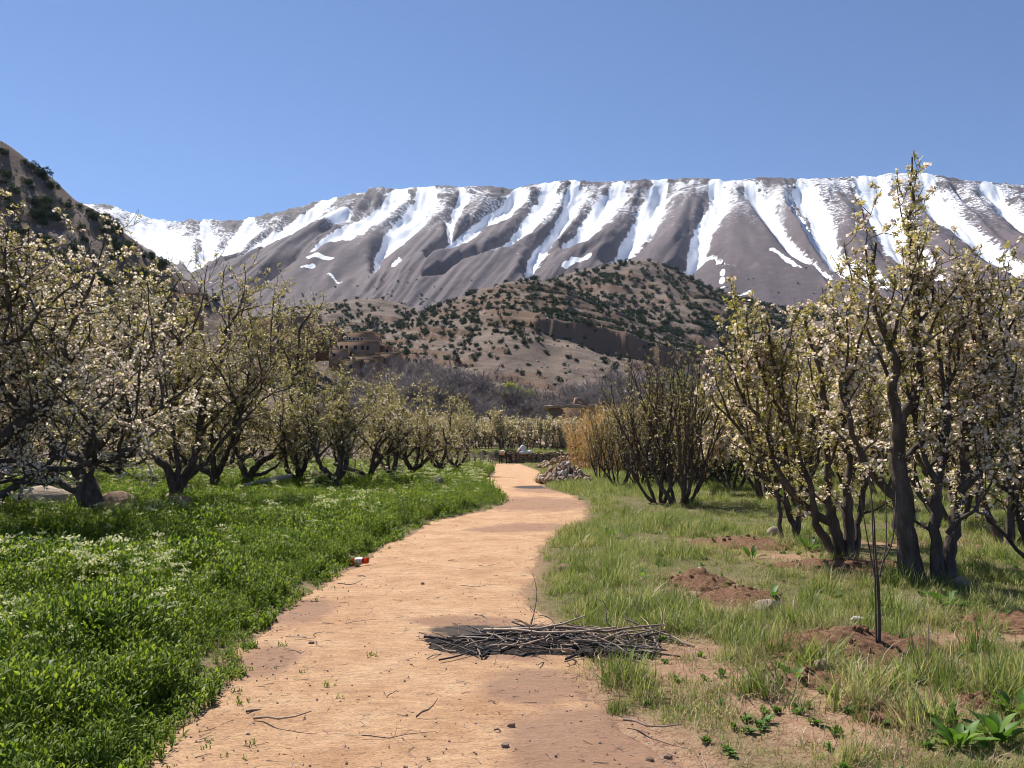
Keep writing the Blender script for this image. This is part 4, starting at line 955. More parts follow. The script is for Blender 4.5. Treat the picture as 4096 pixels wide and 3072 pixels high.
# ------------------------------------------------------------------ adobe village
def box_v(x0, x1, y0, y1, z0, z1): return np.array([(x, y, z) for z in (z0, z1) for y in (y0, y1) for x in (x0, x1)], float)
BF = np.array([(0, 2, 3, 1), (4, 5, 7, 6), (0, 1, 5, 4), (2, 6, 7, 3), (0, 4, 6, 2), (1, 3, 7, 5)])
def boxm(name, x0, x1, y0, y1, z0, z1, mat): return mesh(name, box_v(x0, x1, y0, y1, z0, z1), BF, mat)
def slab(name, x0, x1, y0, y1, z, th, mat, seed):   # uneven earth roof edge
    r = np.random.default_rng(seed); nxs = max(4, int((x1 - x0) / .7)); V = []; 
    xs_ = np.linspace(x0, x1, nxs); ys_ = np.linspace(y0, y1, 5); X_, Y_ = np.meshgrid(xs_, ys_)
    e = r.normal(size=X_.shape) * .09; Zt = z + th + .06 * r.normal(size=X_.shape); X_ = X_ + e; Y_ = Y_ + r.normal(size=X_.shape) * .09
    top = np.stack([X_, Y_, Zt], -1).reshape(-1, 3); bot = top.copy(); bot[:, 2] = z - .03 * r.random(len(bot))
    n_ = len(top); F = [gridfaces(nxs, 5), gridfaces(nxs, 5)[:, ::-1] + n_]
    ring = list(range(nxs)) + [nxs * k + nxs - 1 for k in range(1, 5)] + [nxs * 4 + k for k in range(nxs - 2, -1, -1)] + [nxs * k for k in range(3, 0, -1)]
    rg = np.array(ring); rn = np.roll(rg, -1); F.append(np.stack([rg + n_, rn + n_, rn, rg], -1))
    return mesh(name, np.concatenate([top, bot]), np.concatenate(F), mat)
def house(rect, Y, ang, depth, label, wins=(), sidewins=(), seed=0, frames=True, zb=None, small=.55):
    x0, x1, yt, yb = rect; a_ = at(x0, yt, Y); b_ = at(x1, yt, Y); c_ = at(x0, yb, Y)
    wd = (b_[0] - a_[0]) / max(.35, math.cos(ang)); zt = a_[2]; z0 = c_[2] - 2.5
    e = empty('adobe_house', (a_[0], Y, z0), 0); e.rotation_euler[2] = ang; H = zt - z0
    obj('wall', boxm('wall', 0, wd, 0, depth, 0, H, M['adobe']), e)
    obj('roof', slab('roof', -.35, wd + .35, -.35, depth + .35, H + .003, .28, M['mud_roof'], 900 + seed), e)
    def win(cx, cz, side, s_=small):
        w2 = s_ / 2; h2 = s_ * .68
        if side == 0: X0, X1, Yq = cx - w2, cx + w2, 0
        if side == 0:
            wn = obj('window', boxm('window', cx - w2, cx + w2, -.012, .1, cz - h2, cz + h2, M['dark_pane']), e)
            if frames:
                fr = np.concatenate([box_v(cx - w2 - .12, cx - w2, -.05, .02, cz - h2 - .12, cz + h2 + .12), box_v(cx + w2, cx + w2 + .12, -.05, .02, cz - h2 - .12, cz + h2 + .12), box_v(cx - w2, cx + w2, -.05, .02, cz + h2, cz + h2 + .12), box_v(cx - w2, cx + w2, -.05, .02, cz - h2 - .12, cz - h2)])
                obj('frame', mesh('frame', fr, np.concatenate([BF + 8 * i for i in range(4)]), M['white_paint']), wn)
        else:
            wn = obj('window', boxm('window', wd - .1, wd + .012, cx - w2, cx + w2, cz - h2, cz + h2, M['dark_pane']), e)
            if frames:
                fr = np.concatenate([box_v(wd - .02, wd + .05, cx - w2 - .12, cx - w2, cz - h2 - .12, cz + h2 + .12), box_v(wd - .02, wd + .05, cx + w2, cx + w2 + .12, cz - h2 - .12, cz + h2 + .12), box_v(wd - .02, wd + .05, cx - w2, cx + w2, cz + h2, cz + h2 + .12), box_v(wd - .02, wd + .05, cx - w2, cx + w2, cz - h2 - .12, cz - h2)])
                obj('frame', mesh('frame', fr, np.concatenate([BF + 8 * i for i in range(4)]), M['white_paint']), wn)
    for (fx, fz) in wins: win(wd * fx, 2.5 + (H - 2.5) * fz, 0)
    for (fy, fz) in sidewins: win(depth * fy, 2.5 + (H - 2.5) * fz, 1)
    tag(e, label, 'house'); return e
A_ = .42
house((1022, 1232, 1272, 1330), 236, -.10, 7, 'long blank-walled adobe house highest above the stepped village', [(.85, .5)], [], 1)
house((1232, 1331, 1306, 1340), 233, -.08, 6, 'low adobe house joined to the long blank-walled one', [(.25, .5), (.6, .5)], [], 2, False)
house((1291, 1366, 1328, 1376), 228, .10, 10, 'adobe house with a row of white-framed windows along its flank', [(.80, .55)], [], 3)
house((1367, 1488, 1334, 1372), 229, -.30, 7, 'adobe wing with five white-framed windows beneath a sloping roof edge', [(.10, .5), (.28, .42), (.43, .38), (.58, .34), (.72, .3)], [], 4)
house((1256, 1341, 1347, 1396), 222, .05, 6, 'small square adobe house in front of the white-framed windows', [(.15, .6), (.8, .6)], [], 5, False)
house((1331, 1512, 1369, 1426), 218, -.16, 8, 'large adobe house with small arched windows in mid village', [(.32, .62), (.52, .6), (.68, .58), (.80, .55), (.2, .62)], [], 6, False, small=.75)
house((1524, 1564, 1386, 1422), 219, -.05, 5, 'dark square adobe tower ending the village row', [(.6, .5)], [], 7, False)
house((1316, 1388, 1399, 1440), 212, .0, 6, 'low adobe house under the large one with arched windows', [(.3, .5)], [], 8, False)
house((1510, 1596, 1416, 1450), 213, -.16, 7, 'flat-roofed adobe house below the square tower', [(.3, .4)], [], 9, False)
house((1400, 1526, 1429, 1456), 210, -.05, 5, 'low lean-to of mud with a ragged thatched roof edge', [(.7, .3)], [], 10, False)
house((1361, 1437, 1444, 1500), 206, .05, 6, 'tall plain adobe house at the foot of the village', [(.55, .6), (.3, .4)], [], 11, False)
house((1437, 1497, 1440, 1480), 207, -.12, 5, 'narrow adobe house at the village foot beside the plain tall one', [(.4, .6)], [], 12, False)
house((1008, 1105, 1324, 1385), 214, .08, 6, 'adobe house half hidden by apple branches below the long blank wall', [(.35, .5), (.7, .5)], [], 13, False)
house((1110, 1250, 1345, 1400), 216, -.05, 6, 'adobe house glimpsed through twigs left of the village', [(.3, .5), (.6, .5)], [], 14, False)
house((690, 788, 1174, 1270), 222, .06, 6, 'lone tall adobe building high on the hillside among branches', [(.25, .75)], [], 15, False)
house((-60, 235, 1083, 1140), 205, .05, 7, 'adobe house with four small windows high on the near hillside', [(.25, .5), (.62, .5), (.70, .5), (.82, .5)], [], 16, False)
# hut roof beyond the terrace
p = at(2190, 1632, 104); e = empty('adobe_hut', (p[0], 104, 0)); zt = p[2]; q = at(2400, 1645, 104); wd = q[0] - p[0]
obj('wall', boxm('wall', .4, wd, 0, 6, .5, zt, M['adobe']), e); obj('roof', slab('roof', -.3, wd + .4, -.5, 6.4, zt + .003, .35, M['mud_roof'], 950), e)
g_ = np.array([(wd * .52, .2, zt + .36), (wd * .80, .2, zt + .36), (wd * .54, .2, zt + 1.35), (wd * .60, .2, zt + 1.3), (wd * .52, 3, zt + .36), (wd * .80, 3, zt + .36), (wd * .54, 3, zt + 1.35), (wd * .60, 3, zt + 1.3)])
obj('parapet', mesh('parapet', g_, np.array([(0, 1, 3, 2), (4, 6, 7, 5), (0, 2, 6, 4), (1, 5, 7, 3), (2, 3, 7, 6), (0, 4, 5, 1)]), M['adobe']), e)
tag(e, 'low mud hut with a ragged flat roof behind the golden reeds', 'hut')

# ------------------------------------------------------------------ stone wall, rubble, sacks, stakes, donkey
ROCK = [rock_mesh('stone', M['stone'], 640 + i, 1, .45) for i in range(6)]; WR = [rock_mesh('stone', M['wall_stone'], 660 + i, 1, .45) for i in range(5)]
rs = np.random.default_rng(41)
def wall_y(x): return WALL_Y + .3 + 1.2 * math.sin(x * .2)
e = empty('dry_stone_wall', (-.5, WALL_Y, 0)); tag(e, 'tan dry-stone retaining wall at the end of the path', 'wall')
x = at(2040, 1850, WALL_Y)[0] - .1; xe = at(2365, 1850, WALL_Y)[0]; cnt = 0
core = [];
while x < xe:
    wst = rs.uniform(.28, .48); z = -.05; hmax = rs.uniform(.92, 1.12)
    while z < hmax and cnt < 300:
        h = rs.uniform(.15, .27); o = obj('stone', WR[rs.integers(5)], e, (x + .5 + rs.normal() * .03, wall_y(x) - WALL_Y + rs.normal() * .05 - .12, z + h / 2), rs.uniform(0, 3.1))
        o.scale = (wst * .62, .27, h * .66); o.rotation_euler = (rs.normal() * .12, rs.normal() * .12, rs.normal() * .25); z += h * .92; cnt += 1
    x += wst * .92
xx = np.linspace(at(2040, 1850, WALL_Y)[0], xe, 20); V = []
for x in xx: V += [(x + .5, wall_y(x) - WALL_Y, -.2), (x + .5, wall_y(x) - WALL_Y, .92), (x + .5, wall_y(x) - WALL_Y + .6, .98)]
F = [(3 * i + j, 3 * i + 3 + j, 3 * i + 4 + j, 3 * i + 1 + j) for i in range(19) for j in range(2)]
obj('earth_core', mesh('earth_core', V, np.array(F), M['dug_soil']), e)
# darker wall stub left of the donkey, behind the stakes
e = empty('stone_wall_stub', (at(1940, 1850, 84)[0], 84, 0)); tag(e, 'short dark stone wall behind the stake fence', 'wall')
for i in range(70):
    cx = rs.uniform(-1.9, 2.0); o = obj('stone', WR[rs.integers(5)], e, (cx, rs.normal() * .1, .1 + 1.2 * rs.random()), rs.uniform(0, 3)); o.scale = (.25, .25, .16)
obj('earth_core', boxm('earth_core', -2.0, 2.1, .05, .8, -.2, 1.25, M['dug_soil']), e)
# rubble heap
def heap(label, n, cx, cy, rx, ry, hh, smin, smax, mats):
    e = empty('rubble_heap', (cx, cy, float(gz(cx, cy)))); tag(e, label, 'stone pile')
    for i in range(n):
        a = rs.uniform(0, 6.28); q = math.sqrt(rs.random()); px, py = rx * q * math.cos(a), ry * q * math.sin(a); s_ = rs.uniform(smin, smax)
        z = hh * (1 - q ** 1.3) * rs.uniform(.55, 1.05); o = obj('stone', mats[rs.integers(len(mats))], e, (px, py, z + s_ * .25))
        o.scale = (s_ * rs.uniform(.8, 1.3), s_ * rs.uniform(.8, 1.2), s_ * rs.uniform(.6, .95)); o.rotation_euler = tuple(rs.uniform(0, 6.28, 3))
g1 = ground(2255, 1940); heap('heap of pale and rusty field stones beside the path', 190, g1[0] + .1, g1[1] + 1.0, 1.25, 1.1, .72, .09, .20, ROCK)
g2 = ground(2250, 1880); heap('tumbled stones spilling from the retaining wall', 150, g2[0] + .3, g2[1] + 4, 2.0, 5.0, .75, .12, .24, WR)
# white sacks on the wall
def sack(name, loc, sc, rz, label, mat):
    import bmesh
    bm = bmesh.new(); bmesh.ops.create_icosphere(bm, subdivisions=3, radius=1); r = np.random.default_rng(int(loc[0] * 100) & 255)
    for v in bm.verts:
        c_ = v.co; f = 1 + .10 * math.sin(c_.x * 5 + c_.z * 3) + .05 * math.sin(c_.y * 9 + c_.x * 4); c_.x *= f; c_.y *= f; c_.z = math.copysign(abs(c_.z) ** .8, c_.z) * f
        if c_.x > .75: c_.y *= .55; c_.z *= .55
    me = bpy.data.meshes.new('sack'); bm.to_mesh(me); bm.free(); me.materials.append(mat)
    for p_ in me.polygons: p_.use_smooth = True
    o = obj(name, me, None, loc, rz); o.scale = sc; tag(o, label, 'sack')
def wallpt(sx, sy): p_ = at(sx, sy, WALL_Y + .4); return p_
p = wallpt(2092, 1798); sack('sack', (p[0], p[1], p[2] + .05), (.33, .30, .38), .4, 'rounded white sack standing tallest on the stone wall', M['sack'])
p = wallpt(2098, 1809); sack('sack', (p[0], p[1] - .25, p[2]), (.50, .30, .20), 0, 'flat pale yellow sack lying in front of the standing white sack', M['sack'])
p = wallpt(2079, 1806); sack('sack', (p[0], p[1] - .1, p[2] + .03), (.22, .26, .27), 1, 'small pinkish sack leaning beside the white one', M['pinkrag'])
p = wallpt(2120, 1808); sack('sack', (p[0], p[1], p[2]), (.26, .24, .20), 2, 'little slumped pale sack at the end of the row of sacks', M['sack'])
# stake fence
e = empty('stake_fence', (0, 0, 0)); tag(e, 'rough fence of thin grey stakes and netting beside the path', 'fence')
stk = [(1872, 1880, 1805), (1893, 1880, 1812), (1908, 1878, 1815), (1931, 1880, 1803), (1935, 1876, 1812), (1950, 1876, 1808), (1963, 1872, 1806), (1972, 1868, 1812), (1982, 1862, 1806), (1878, 1870, 1815), (1922, 1872, 1812)]
for (sx, sb, stp) in stk:
    g = ground(sx, sb); tp = at(sx + rs.normal() * 5, stp, g[1]); T = Tubes(); T.add([g - np.array([0, 0, .1]), (g + tp) / 2 + rs.normal(size=3) * .03, tp, tp + np.array([0, 0, .01])], [.05, .042, .035, .002], 5); v, f = T.get(); obj('stake', mesh('stake', v, f, M['stake_wood']), e)
T = Tubes(); ends = [ground(1868, 1880), ground(1935, 1874), ground(1984, 1862)]
for z in (.35, .7, 1.0): T.add([q_ + np.array([0, 0, z + .05 * rs.normal()]) for q_ in ends], .012, 3)
v, f = T.get(); o = obj('wire', mesh('wire', v, f, M['net']), e); o['kind'] = 'stuff'

def donkey():
    g = ground(2018, 1857); sc = 1.0
    J = [(-.52, 0, .98), (-.2, 0, .96), (.2, 0, .97), (.48, 0, 1.02), (.70, 0, .86), (.86, 0, .58), (.93, 0, .40), (1.0, 0, .20), (1.02, 0, .10)]
    Rd = [(.20, .22), (.25, .27), (.25, .27), (.21, .23), (.13, .17), (.11, .13), (.12, .13), (.075, .09), (.055, .06)]
    E = [(i, i + 1) for i in range(8)]
    def chain(start, pts, rads):
        k = start
        for p_, r_ in zip(pts, rads): J.append(p_); Rd.append((r_, r_)); E.append((k, len(J) - 1)); k = len(J) - 1
    for s_ in (-1, 1):
        chain(0, [(-.50, .13 * s_, .80), (-.44, .14 * s_, .60), (-.56, .14 * s_, .42), (-.53, .14 * s_, .14), (-.50, .14 * s_, .03)], [.13, .085, .055, .038, .05])
        fw = .06 if s_ > 0 else -.06
        chain(3, [(.46, .12 * s_, .78), (.45 + fw, .12 * s_, .55), (.45 + fw, .12 * s_, .36), (.44 + fw, .12 * s_, .12), (.46 + fw, .12 * s_, .03)], [.10, .065, .05, .036, .05])
        chain(6, [(.86, .07 * s_, .52), (.80, .11 * s_, .62), (.74, .13 * s_, .72)], [.05, .045, .015])
    chain(0, [(-.70, 0, .92), (-.75, 0, .70), (-.74, 0, .48), (-.74, 0, .40)], [.05, .025, .03, .04])
    me = bpy.data.meshes.new('donkey_body'); me.from_pydata(J, E, []); me.materials.append(M['donkey_coat'])
    e = empty('donkey', (g[0], g[1], float(gz(g[0], g[1])) + .01), -.80, 1.0)
    o = obj('body', me, e); md = o.modifiers.new('skin', 'SKIN')
    for v_, r_ in zip(me.skin_vertices[0].data, Rd): v_.radius = r_
    me.skin_vertices[0].data[1].use_root = True
    ss = o.modifiers.new('sub', 'SUBSURF'); ss.levels = 2; ss.render_levels = 2
    # pack blanket: a saddle shell over the back
    def shell(nm, x0, x1, lo, mat, off):
        xs_ = np.linspace(x0, x1, 9); an = np.linspace(-lo, lo, 15); X_, A2 = np.meshgrid(xs_, an)
        rr2 = .285 + off + .012 * np.sin(X_ * 23) * np.cos(A2 * 3); V = np.stack([X_, rr2 * np.sin(A2), .95 + rr2 * 1.02 * np.cos(A2)], -1)
        V2 = np.concatenate([V.reshape(-1, 3), (V * np.array([1, .93, 1]) - np.array([0, 0, .02])).reshape(-1, 3)])
        f = gridfaces(9, 15); obj(nm, mesh(nm, V2, np.concatenate([f, f[:, ::-1] + 135]), mat, True), e)
    shell('pack_blanket', -.46, .30, 1.9, M['pack_cloth'], .0); shell('pack_pad', -.42, .10, .8, M['pale_cloth'], .05)
    tag(e, 'dark brown donkey with a tan pack blanket grazing with lowered head', 'donkey')
donkey()

# ------------------------------------------------------------------ reeds
def reeds(cx, cy, rx, ry, n, h0, h1, label, seed):
    r = np.random.default_rng(seed); e = empty('reed_clump', (cx, cy, float(gz(cx, cy)))); T = Tubes(); LV = []; 
    for i in range(n):
        a = r.uniform(0, 6.28); q = math.sqrt(r.random()); b0 = np.array([rx * q * math.cos(a), ry * q * math.sin(a), -.05]); h = r.uniform(h0, h1)
        ln = np.array([r.normal() * .10 + .1 * b0[0], r.normal() * .10, 1.0]); P = np.array([b0, b0 + ln * h * .5, b0 + ln * h * .85 + np.array([r.normal() * .08, r.normal() * .08, 0]), b0 + ln * h + np.array([r.normal() * .25, r.normal() * .2, -.05])])
        T.add(P, [.014, .012, .009, .004], 3)
        for k in range(8):
            p_, d_ = along(P, r.uniform(.25, 1)); s_ = unit(np.array([r.normal(), r.normal(), .9])); L = r.uniform(.25, .55); w_ = np.cross(s_, r.normal(size=3)); w_ = unit(w_) * .016
            LV += [p_ - w_, p_ + w_, p_ + s_ * L * .6 + w_, p_ + s_ * L * .6 - w_, p_ + s_ * L * .6 - w_, p_ + s_ * L * .6 + w_, p_ + s_ * L + np.array([0, 0, -.5 * L]), p_ + s_ * L + np.array([0, 0, -.5 * L])]
    v, f = T.get(); obj('stalks', mesh('stalks', v, f, M['reed'], False, {'rnd': np.repeat(r.random(len(v) // 12 + 1), 12)[:len(v)]}), e)['kind'] = 'stuff'
    LV = np.array(LV); m_ = len(LV) // 8; F4 = (np.arange(m_) * 8)[:, None] + np.arange(4)[None]; F3 = (np.arange(m_) * 8)[:, None] + np.array([4, 5, 6])[None]
    obj('leaves', mesh('leaves', LV, [F4, F3], [M['reed'], M['reed']], False, {'rnd': np.repeat(r.random(m_), 8)}), e)['kind'] = 'stuff'
    tag(e, label, 'reeds')
for i, (sx, Y, h) in enumerate([(2365, 58, 4.2), (2410, 56, 4.6), (2455, 54, 4.5), (2500, 52, 4.0)]):
    p = at(sx, 1900, Y); reeds(p[0], Y, 1.35, 1.2, 130, h * .6, h, ('golden dry reeds next to the tumbled stones', 'tallest stand of golden dry reeds in front of the mud hut', 'golden reeds fading behind twiggy young trees', 'thin golden reeds nearest the leafless upright apple tree')[i], 850 + i)

# ------------------------------------------------------------------ brush pile on ashes
def stick(r, L, rad, bend=.08, n=6, fork=0):
    P = grow(r, (-L / 2, 0, 0), (1, 0, 0), L, n, bend, 0); P[:, 2] = P[:, 2] * .5; T = Tubes(); T.add(P, np.linspace(rad, rad * .45, len(P)), 5)
    for k in range(fork):
        p_, d_ = along(P, r.uniform(.3, .9)); C = grow(r, p_, unit(d_ + np.array([0, r.normal(), .25 * r.normal()])), L * r.uniform(.2, .4), 4, bend, 0); T.add(C, np.linspace(rad * .5, rad * .2, len(C)), 4)
    return T.get()
rst = np.random.default_rng(61)
SM = []
for i in range(9):
    v, f = stick(rst, 1.0, (.016, .010, .007)[i % 3], .24, 8, i % 3); SM.append(mesh('stick', v, f, M['dry_wood'], True))
SC = []
for i in range(4):
    v, f = stick(rst, 1.0, (.020, .011)[i % 2], .12, 7, i % 2); SC.append(mesh('charred_stick', v, f, M['charred_wood'], True))
c_ = ground(2215, 2585); e = empty('brush_pile', (c_[0], c_[1], float(gz(c_[0], c_[1])) + .02)); tag(e, 'flat pile of pruned twigs lying on black ashes at the path edge', 'brush pile')
# ash bed
xs_ = np.linspace(-1.35, 1.3, 60); ys_ = np.linspace(-.75, .65, 34); X_, Y_ = np.meshgrid(xs_, ys_); q = np.hypot(X_ / 1.25, Y_ / .58) + .34 * fbm(X_ * 2.6, Y_ * 2.6, 4, 5)
Z_ = .035 * (1 - q) + .02 * np.clip(1 - q, 0, 1) * (.5 + fbm(X_ * 9, Y_ * 9, 3, 6)) - .14 * sstep(.72, 1.05, q) - .012
obj('ash_bed', mesh('ash_bed', np.stack([X_, Y_, Z_], -1), gridfaces(60, 34), M['ash'], True), e)
for i in range(190):
    a = rst.uniform(0, 6.28); q = math.sqrt(rst.random()) * .95; ch = rst.random() < .25
    o = obj('twig', (SC[rst.integers(4)] if ch else SM[rst.integers(9)]), e, (1.05 * q * math.cos(a), .48 * q * math.sin(a), .012 + .045 * rst.random() * (1.1 - q)))
    L = rst.uniform(.2, .75); o.scale = (L, L if L > .4 else .5, .5 + L * .3); o.rotation_euler = (rst.normal() * .15, rst.normal() * .06, rst.uniform(0, 6.28))
for (dx, dy, L, rz, ty, k) in [(.10, .08, 1.6, -.18, .02, 0), (-.30, -.02, 1.3, .10, .0, 3), (.45, .12, 1.2, -.35, .03, 6), (-.1, .3, 1.0, .3, -.05, 0), (.55, -.1, 1.1, .35, .05, 3), (-.2, -.22, 1.1, -.75, .0, 1)]:
    o = obj('branch', SM[k], e, (dx, dy, .06)); o.scale = (L * .85, .9, .9); o.rotation_euler = (0, ty * .5, rz)
for (sx, sy, tx, ty_, dp) in [(2120, 2520, 2130, 2290, .0), (2630, 2580, 2625, 2400, .0), (2330, 2490, 2530, 2530, 0)]:
    b0 = ground(sx, sy); t0 = at(tx, ty_, b0[1] + .1); P = np.array([b0, (b0 + t0) / 2 + np.array([.05, 0, .05]), t0]) - np.array(e.location); T = Tubes(); T.add(smoothline(P, 8), np.linspace(.006, .002, 8), 4); v, f = T.get(); obj('twig', mesh('twig', v, f, M['dry_wood']), e)

# loose sticks lying on the path, read from the photograph
for (sx, sy, L, rz, k) in [(1600, 2960, .42, 0, 2), (1555, 2795, .16, -1.0, 4), (1520, 2310, .55, .1, 1), (1170, 2885, .45, .05, 0), (1290, 2550, .6, .25, 7), (1400, 2500, .5, .1, 2), (1850, 2250, .4, 0, 5), (1680, 2675, .18, -.5, 1), (1980, 2660, .16, 1.5, 2), (1700, 2870, .15, .9, 0), (2010, 2830, .2, -.4, 5), (1300, 2410, .5, .15, 8), (1100, 2840, .35, .6, 3), (1930, 2350, .5, -.05, 2), (1250, 2620, .4, -.1, 5), (2040, 2930, .2, .5, 1), (1420, 2340, .4, .2, 4), (1960, 2270, .3, .1, 2), (2660, 2920, .5, -.5, 0), (2580, 2790, .4, .1, 2)]:
    p = gpt(sx, sy); o = obj('stick', SM[k], None, (p[0], p[1], p[2] + .026), rz); o.scale = (L, L, .55); tag(o, 'thin dry stick lying loose on the dirt path', 'stick', 'loose sticks on the path')

# ------------------------------------------------------------------ bottle
def lathe(name, prof, k, mat, cap=True):
    prof = np.array(prof, float); a = np.arange(k) * 2 * math.pi / k
    V = np.stack([np.repeat(prof[:, 0], k), (prof[:, 1][:, None] * np.cos(a)).ravel(), (prof[:, 1][:, None] * np.sin(a)).ravel()], 1)
    n_ = len(prof); i = np.arange(n_ - 1)[:, None] * k; j = np.arange(k)[None]; jj = (j + 1) % k
    return mesh(name, V, np.stack([i + j, i + jj, i + k + jj, i + k + j], -1).reshape(-1, 4), mat, True)
p = gpt(1432, 2262); e = empty('plastic_bottle', (p[0] + .0, p[1], p[2] + .065), 2.85); e.rotation_euler = (.3, .06, 2.85)
obj('body', lathe('body', [(-.15, .002), (-.15, .036), (-.13, .042), (-.07, .040), (-.06, .043), (.02, .042), (.05, .042), (.09, .030), (.12, .015), (.14, .013), (.14, .001)], 20, M['bottle']), e)
obj('label_wrap', lathe('label_wrap', [(-.075, .0435), (-.03, .0448), (.03, .0445), (.035, .0435)], 20, M['label']), e)
obj('cap', lathe('cap', [(.137, .001), (.137, .016), (.16, .016), (.16, .001)], 14, M['bottle_cap']), e)
tag(e, 'crumpled orange-red plastic bottle with white label at the weedy path edge', 'bottle')

# ------------------------------------------------------------------ single rocks
def rock(sx, sy, s, label, mat, seed, rz=0, lift=.3, name='rock', tilt=0):
    me = rock_mesh('rock', mat, seed, 3, .12); p = gpt(sx, sy); o = obj(name, me, None, (p[0], p[1], p[2] + s[2] * lift), rz); o.scale = s; o.rotation_euler[1] = tilt
    tag(o, label, 'rock'); return o
rock(205, 2062, (.95, .5, .42), 'long pale boulder in the weeds at the foot of the gnarled apple tree', M['boulder'], 1, .1, .55, 'boulder')
rock(450, 2065, (.55, .4, .38), 'shaded brown boulder touching the gnarled trunk', M['stone'], 2, .4, .4, 'boulder')
rock(325, 2050, (.16, .14, .14), 'small stone between long pale boulder and gnarled trunk', M['boulder'], 3, .4, .7)
rock(688, 2038, (.20, .18, .20), 'small pinkish stone in front of the V-shaped apple tree', M['boulder'], 4, .2, .8)
rock(745, 2022, (.26, .22, .26), 'rounded grey stone in front of the V-shaped apple tree', M['stone'], 5, .9, .9)
rock(720, 2055, (.34, .24, .22), 'flat brown stone lowest of the three below the V-shaped apple tree', M['stone'], 6, .3, .6)
rock(1752, 1975, (.22, .2, .32), 'upright pale two-lobed stone on the green verge', M['boulder'], 7, .3, .8)
rock(1682, 1958, (.42, .3, .26), 'low tan stone in the verge beside the first left row', M['boulder'], 8, 1.2, .5)
rock(2258, 2292, (.085, .07, .065), 'fist-sized brown stone in grass at the path edge', M['stone'], 9, .4, .6)
rock(3072, 2470, (.16, .11, .075), 'flat dark-sided rock lying on dug soil', M['boulder'], 10, .2, .7)
rock(2805, 2330, (.085, .06, .04), 'white stone resting on the brown soil mound', M['white_stone'], 11, .1, 2.3)
rock(3020, 2775, (.07, .05, .035), 'small flat tan stone on bare soil by the dock leaves', M['boulder'], 12, .1, .7)
rock(3300, 2705, (.08, .06, .05), 'pale stone half buried before the sapling', M['boulder'], 13, .1, .7)
rock(3435, 2515, (.08, .045, .03), 'bleached white stone in grass behind the sapling', M['white_stone'], 14, -.5, 1.2)
rock(3090, 2160, (.17, .12, .09), 'pale rock in the grass beside the slim forked apple tree', M['boulder'], 15, .3, .8)
rock(3840, 2372, (.12, .1, .08), 'reddish stone at the foot of the twin-stemmed tree', M['stone'], 16, .3, .7)
for i, (sx, sy) in enumerate([(2600, 3052), (2672, 3040), (2045, 2915), (1245, 2580), (2020, 3000), (1690, 2340)]):
    p = gpt(sx, sy); o = obj('pebble', ROCK[i], None, (p[0], p[1], p[2] + .02)); o.scale = (.028, .024, .02); tag(o, 'small dark pebble lying on the bare path', 'pebble', 'pebbles on the path')
p = gpt(1060, 1985); T = Tubes(); T.add([(p[0] - .65, p[1] - .3, p[2] + .30), (p[0], p[1], p[2] + .42), (p[0] + .8, p[1] + .3, p[2] + .60), (p[0] + .81, p[1] + .3, p[2] + .6)], [.05, .075, .07, .01], 7); v, f = T.get()
tag(obj('fallen_log', mesh('fallen_log', v, f, M['bleached_wood'], True)), 'weathered pale log lying in the weeds below the slanting limb', 'log')

# ------------------------------------------------------------------ soil mounds
clod = [rock_mesh('clod', M['dug_soil'], 680 + i, 1, .6) for i in range(3)]
def mound(sx, sy, rx, ry, h, label, nclod=26):
    p = gpt(sx, sy); e = empty('soil_mound', p); n_ = 44; q_ = np.linspace(-1.25, 1.25, n_); X_, Y_ = np.meshgrid(q_, q_); d = np.hypot(X_, Y_) + .22 * fbm(X_ * 2 + sx, Y_ * 2, 3, 5)
    Z_ = h * np.clip(1 - d, -.6, 1) * (.75 + .5 * fbm(X_ * 2.2 + sx, Y_ * 2.2, 3, 9)) + .35 * h * np.abs(fbm(X_ * 6 + sx, Y_ * 6, 3, 12)) * sstep(1.15, .8, d) - .03 * sstep(.9, 1.2, d)
    obj('soil', mesh('soil', np.stack([X_ * rx, Y_ * ry, Z_], -1), gridfaces(n_, n_), M['dug_soil'], True), e)
    for i in range(nclod):
        a = rs.uniform(0, 6.28); q = math.sqrt(rs.random()) * 1.05; s_ = rs.uniform(.012, .04); o = obj('clod', clod[rs.integers(3)], e, (rx * q * math.cos(a), ry * q * math.sin(a), h * max(0, 1 - q) * .9 + s_ * .3)); o.scale = (s_ * 1.2, s_, s_ * .8); o.rotation_euler = tuple(rs.uniform(0, 6, 3))
    tag(e, label, 'soil mound')
mound(2790, 2352, .42, .45, .16, 'dark brown soil mound with a white stone on it', 22)
mound(2960, 2415, .48, .5, .15, 'loose brown soil heap beside the flat dark-sided rock', 22)
mound(3400, 2625, .70, .42, .20, 'long reddish soil mound at the foot of the sapling', 40)
mound(3250, 2745, .38, .28, .07, 'low crumbly soil patch in front of the sapling mound', 20)
mound(3700, 2700, .16, .16, .06, 'little dug heap in grass right of the sapling', 8)
mound(4060, 2530, .42, .45, .13, 'straw-covered soil mound at the right edge of the grass', 24)
mound(2990, 2195, .85, .8, .14, 'dry straw-coloured soil heap beside the hollow in the grass', 24)
mound(3380, 2292, 1.15, .40, .11, 'dark dug soil strip under the four-stemmed apple tree', 36)
mound(3560, 2905, .22, .18, .06, 'small red soil patch beside the broad dock leaves', 14)
mound(3900, 2840, .18, .14, .05, 'small crumbled soil patch above the dock leaves', 8)

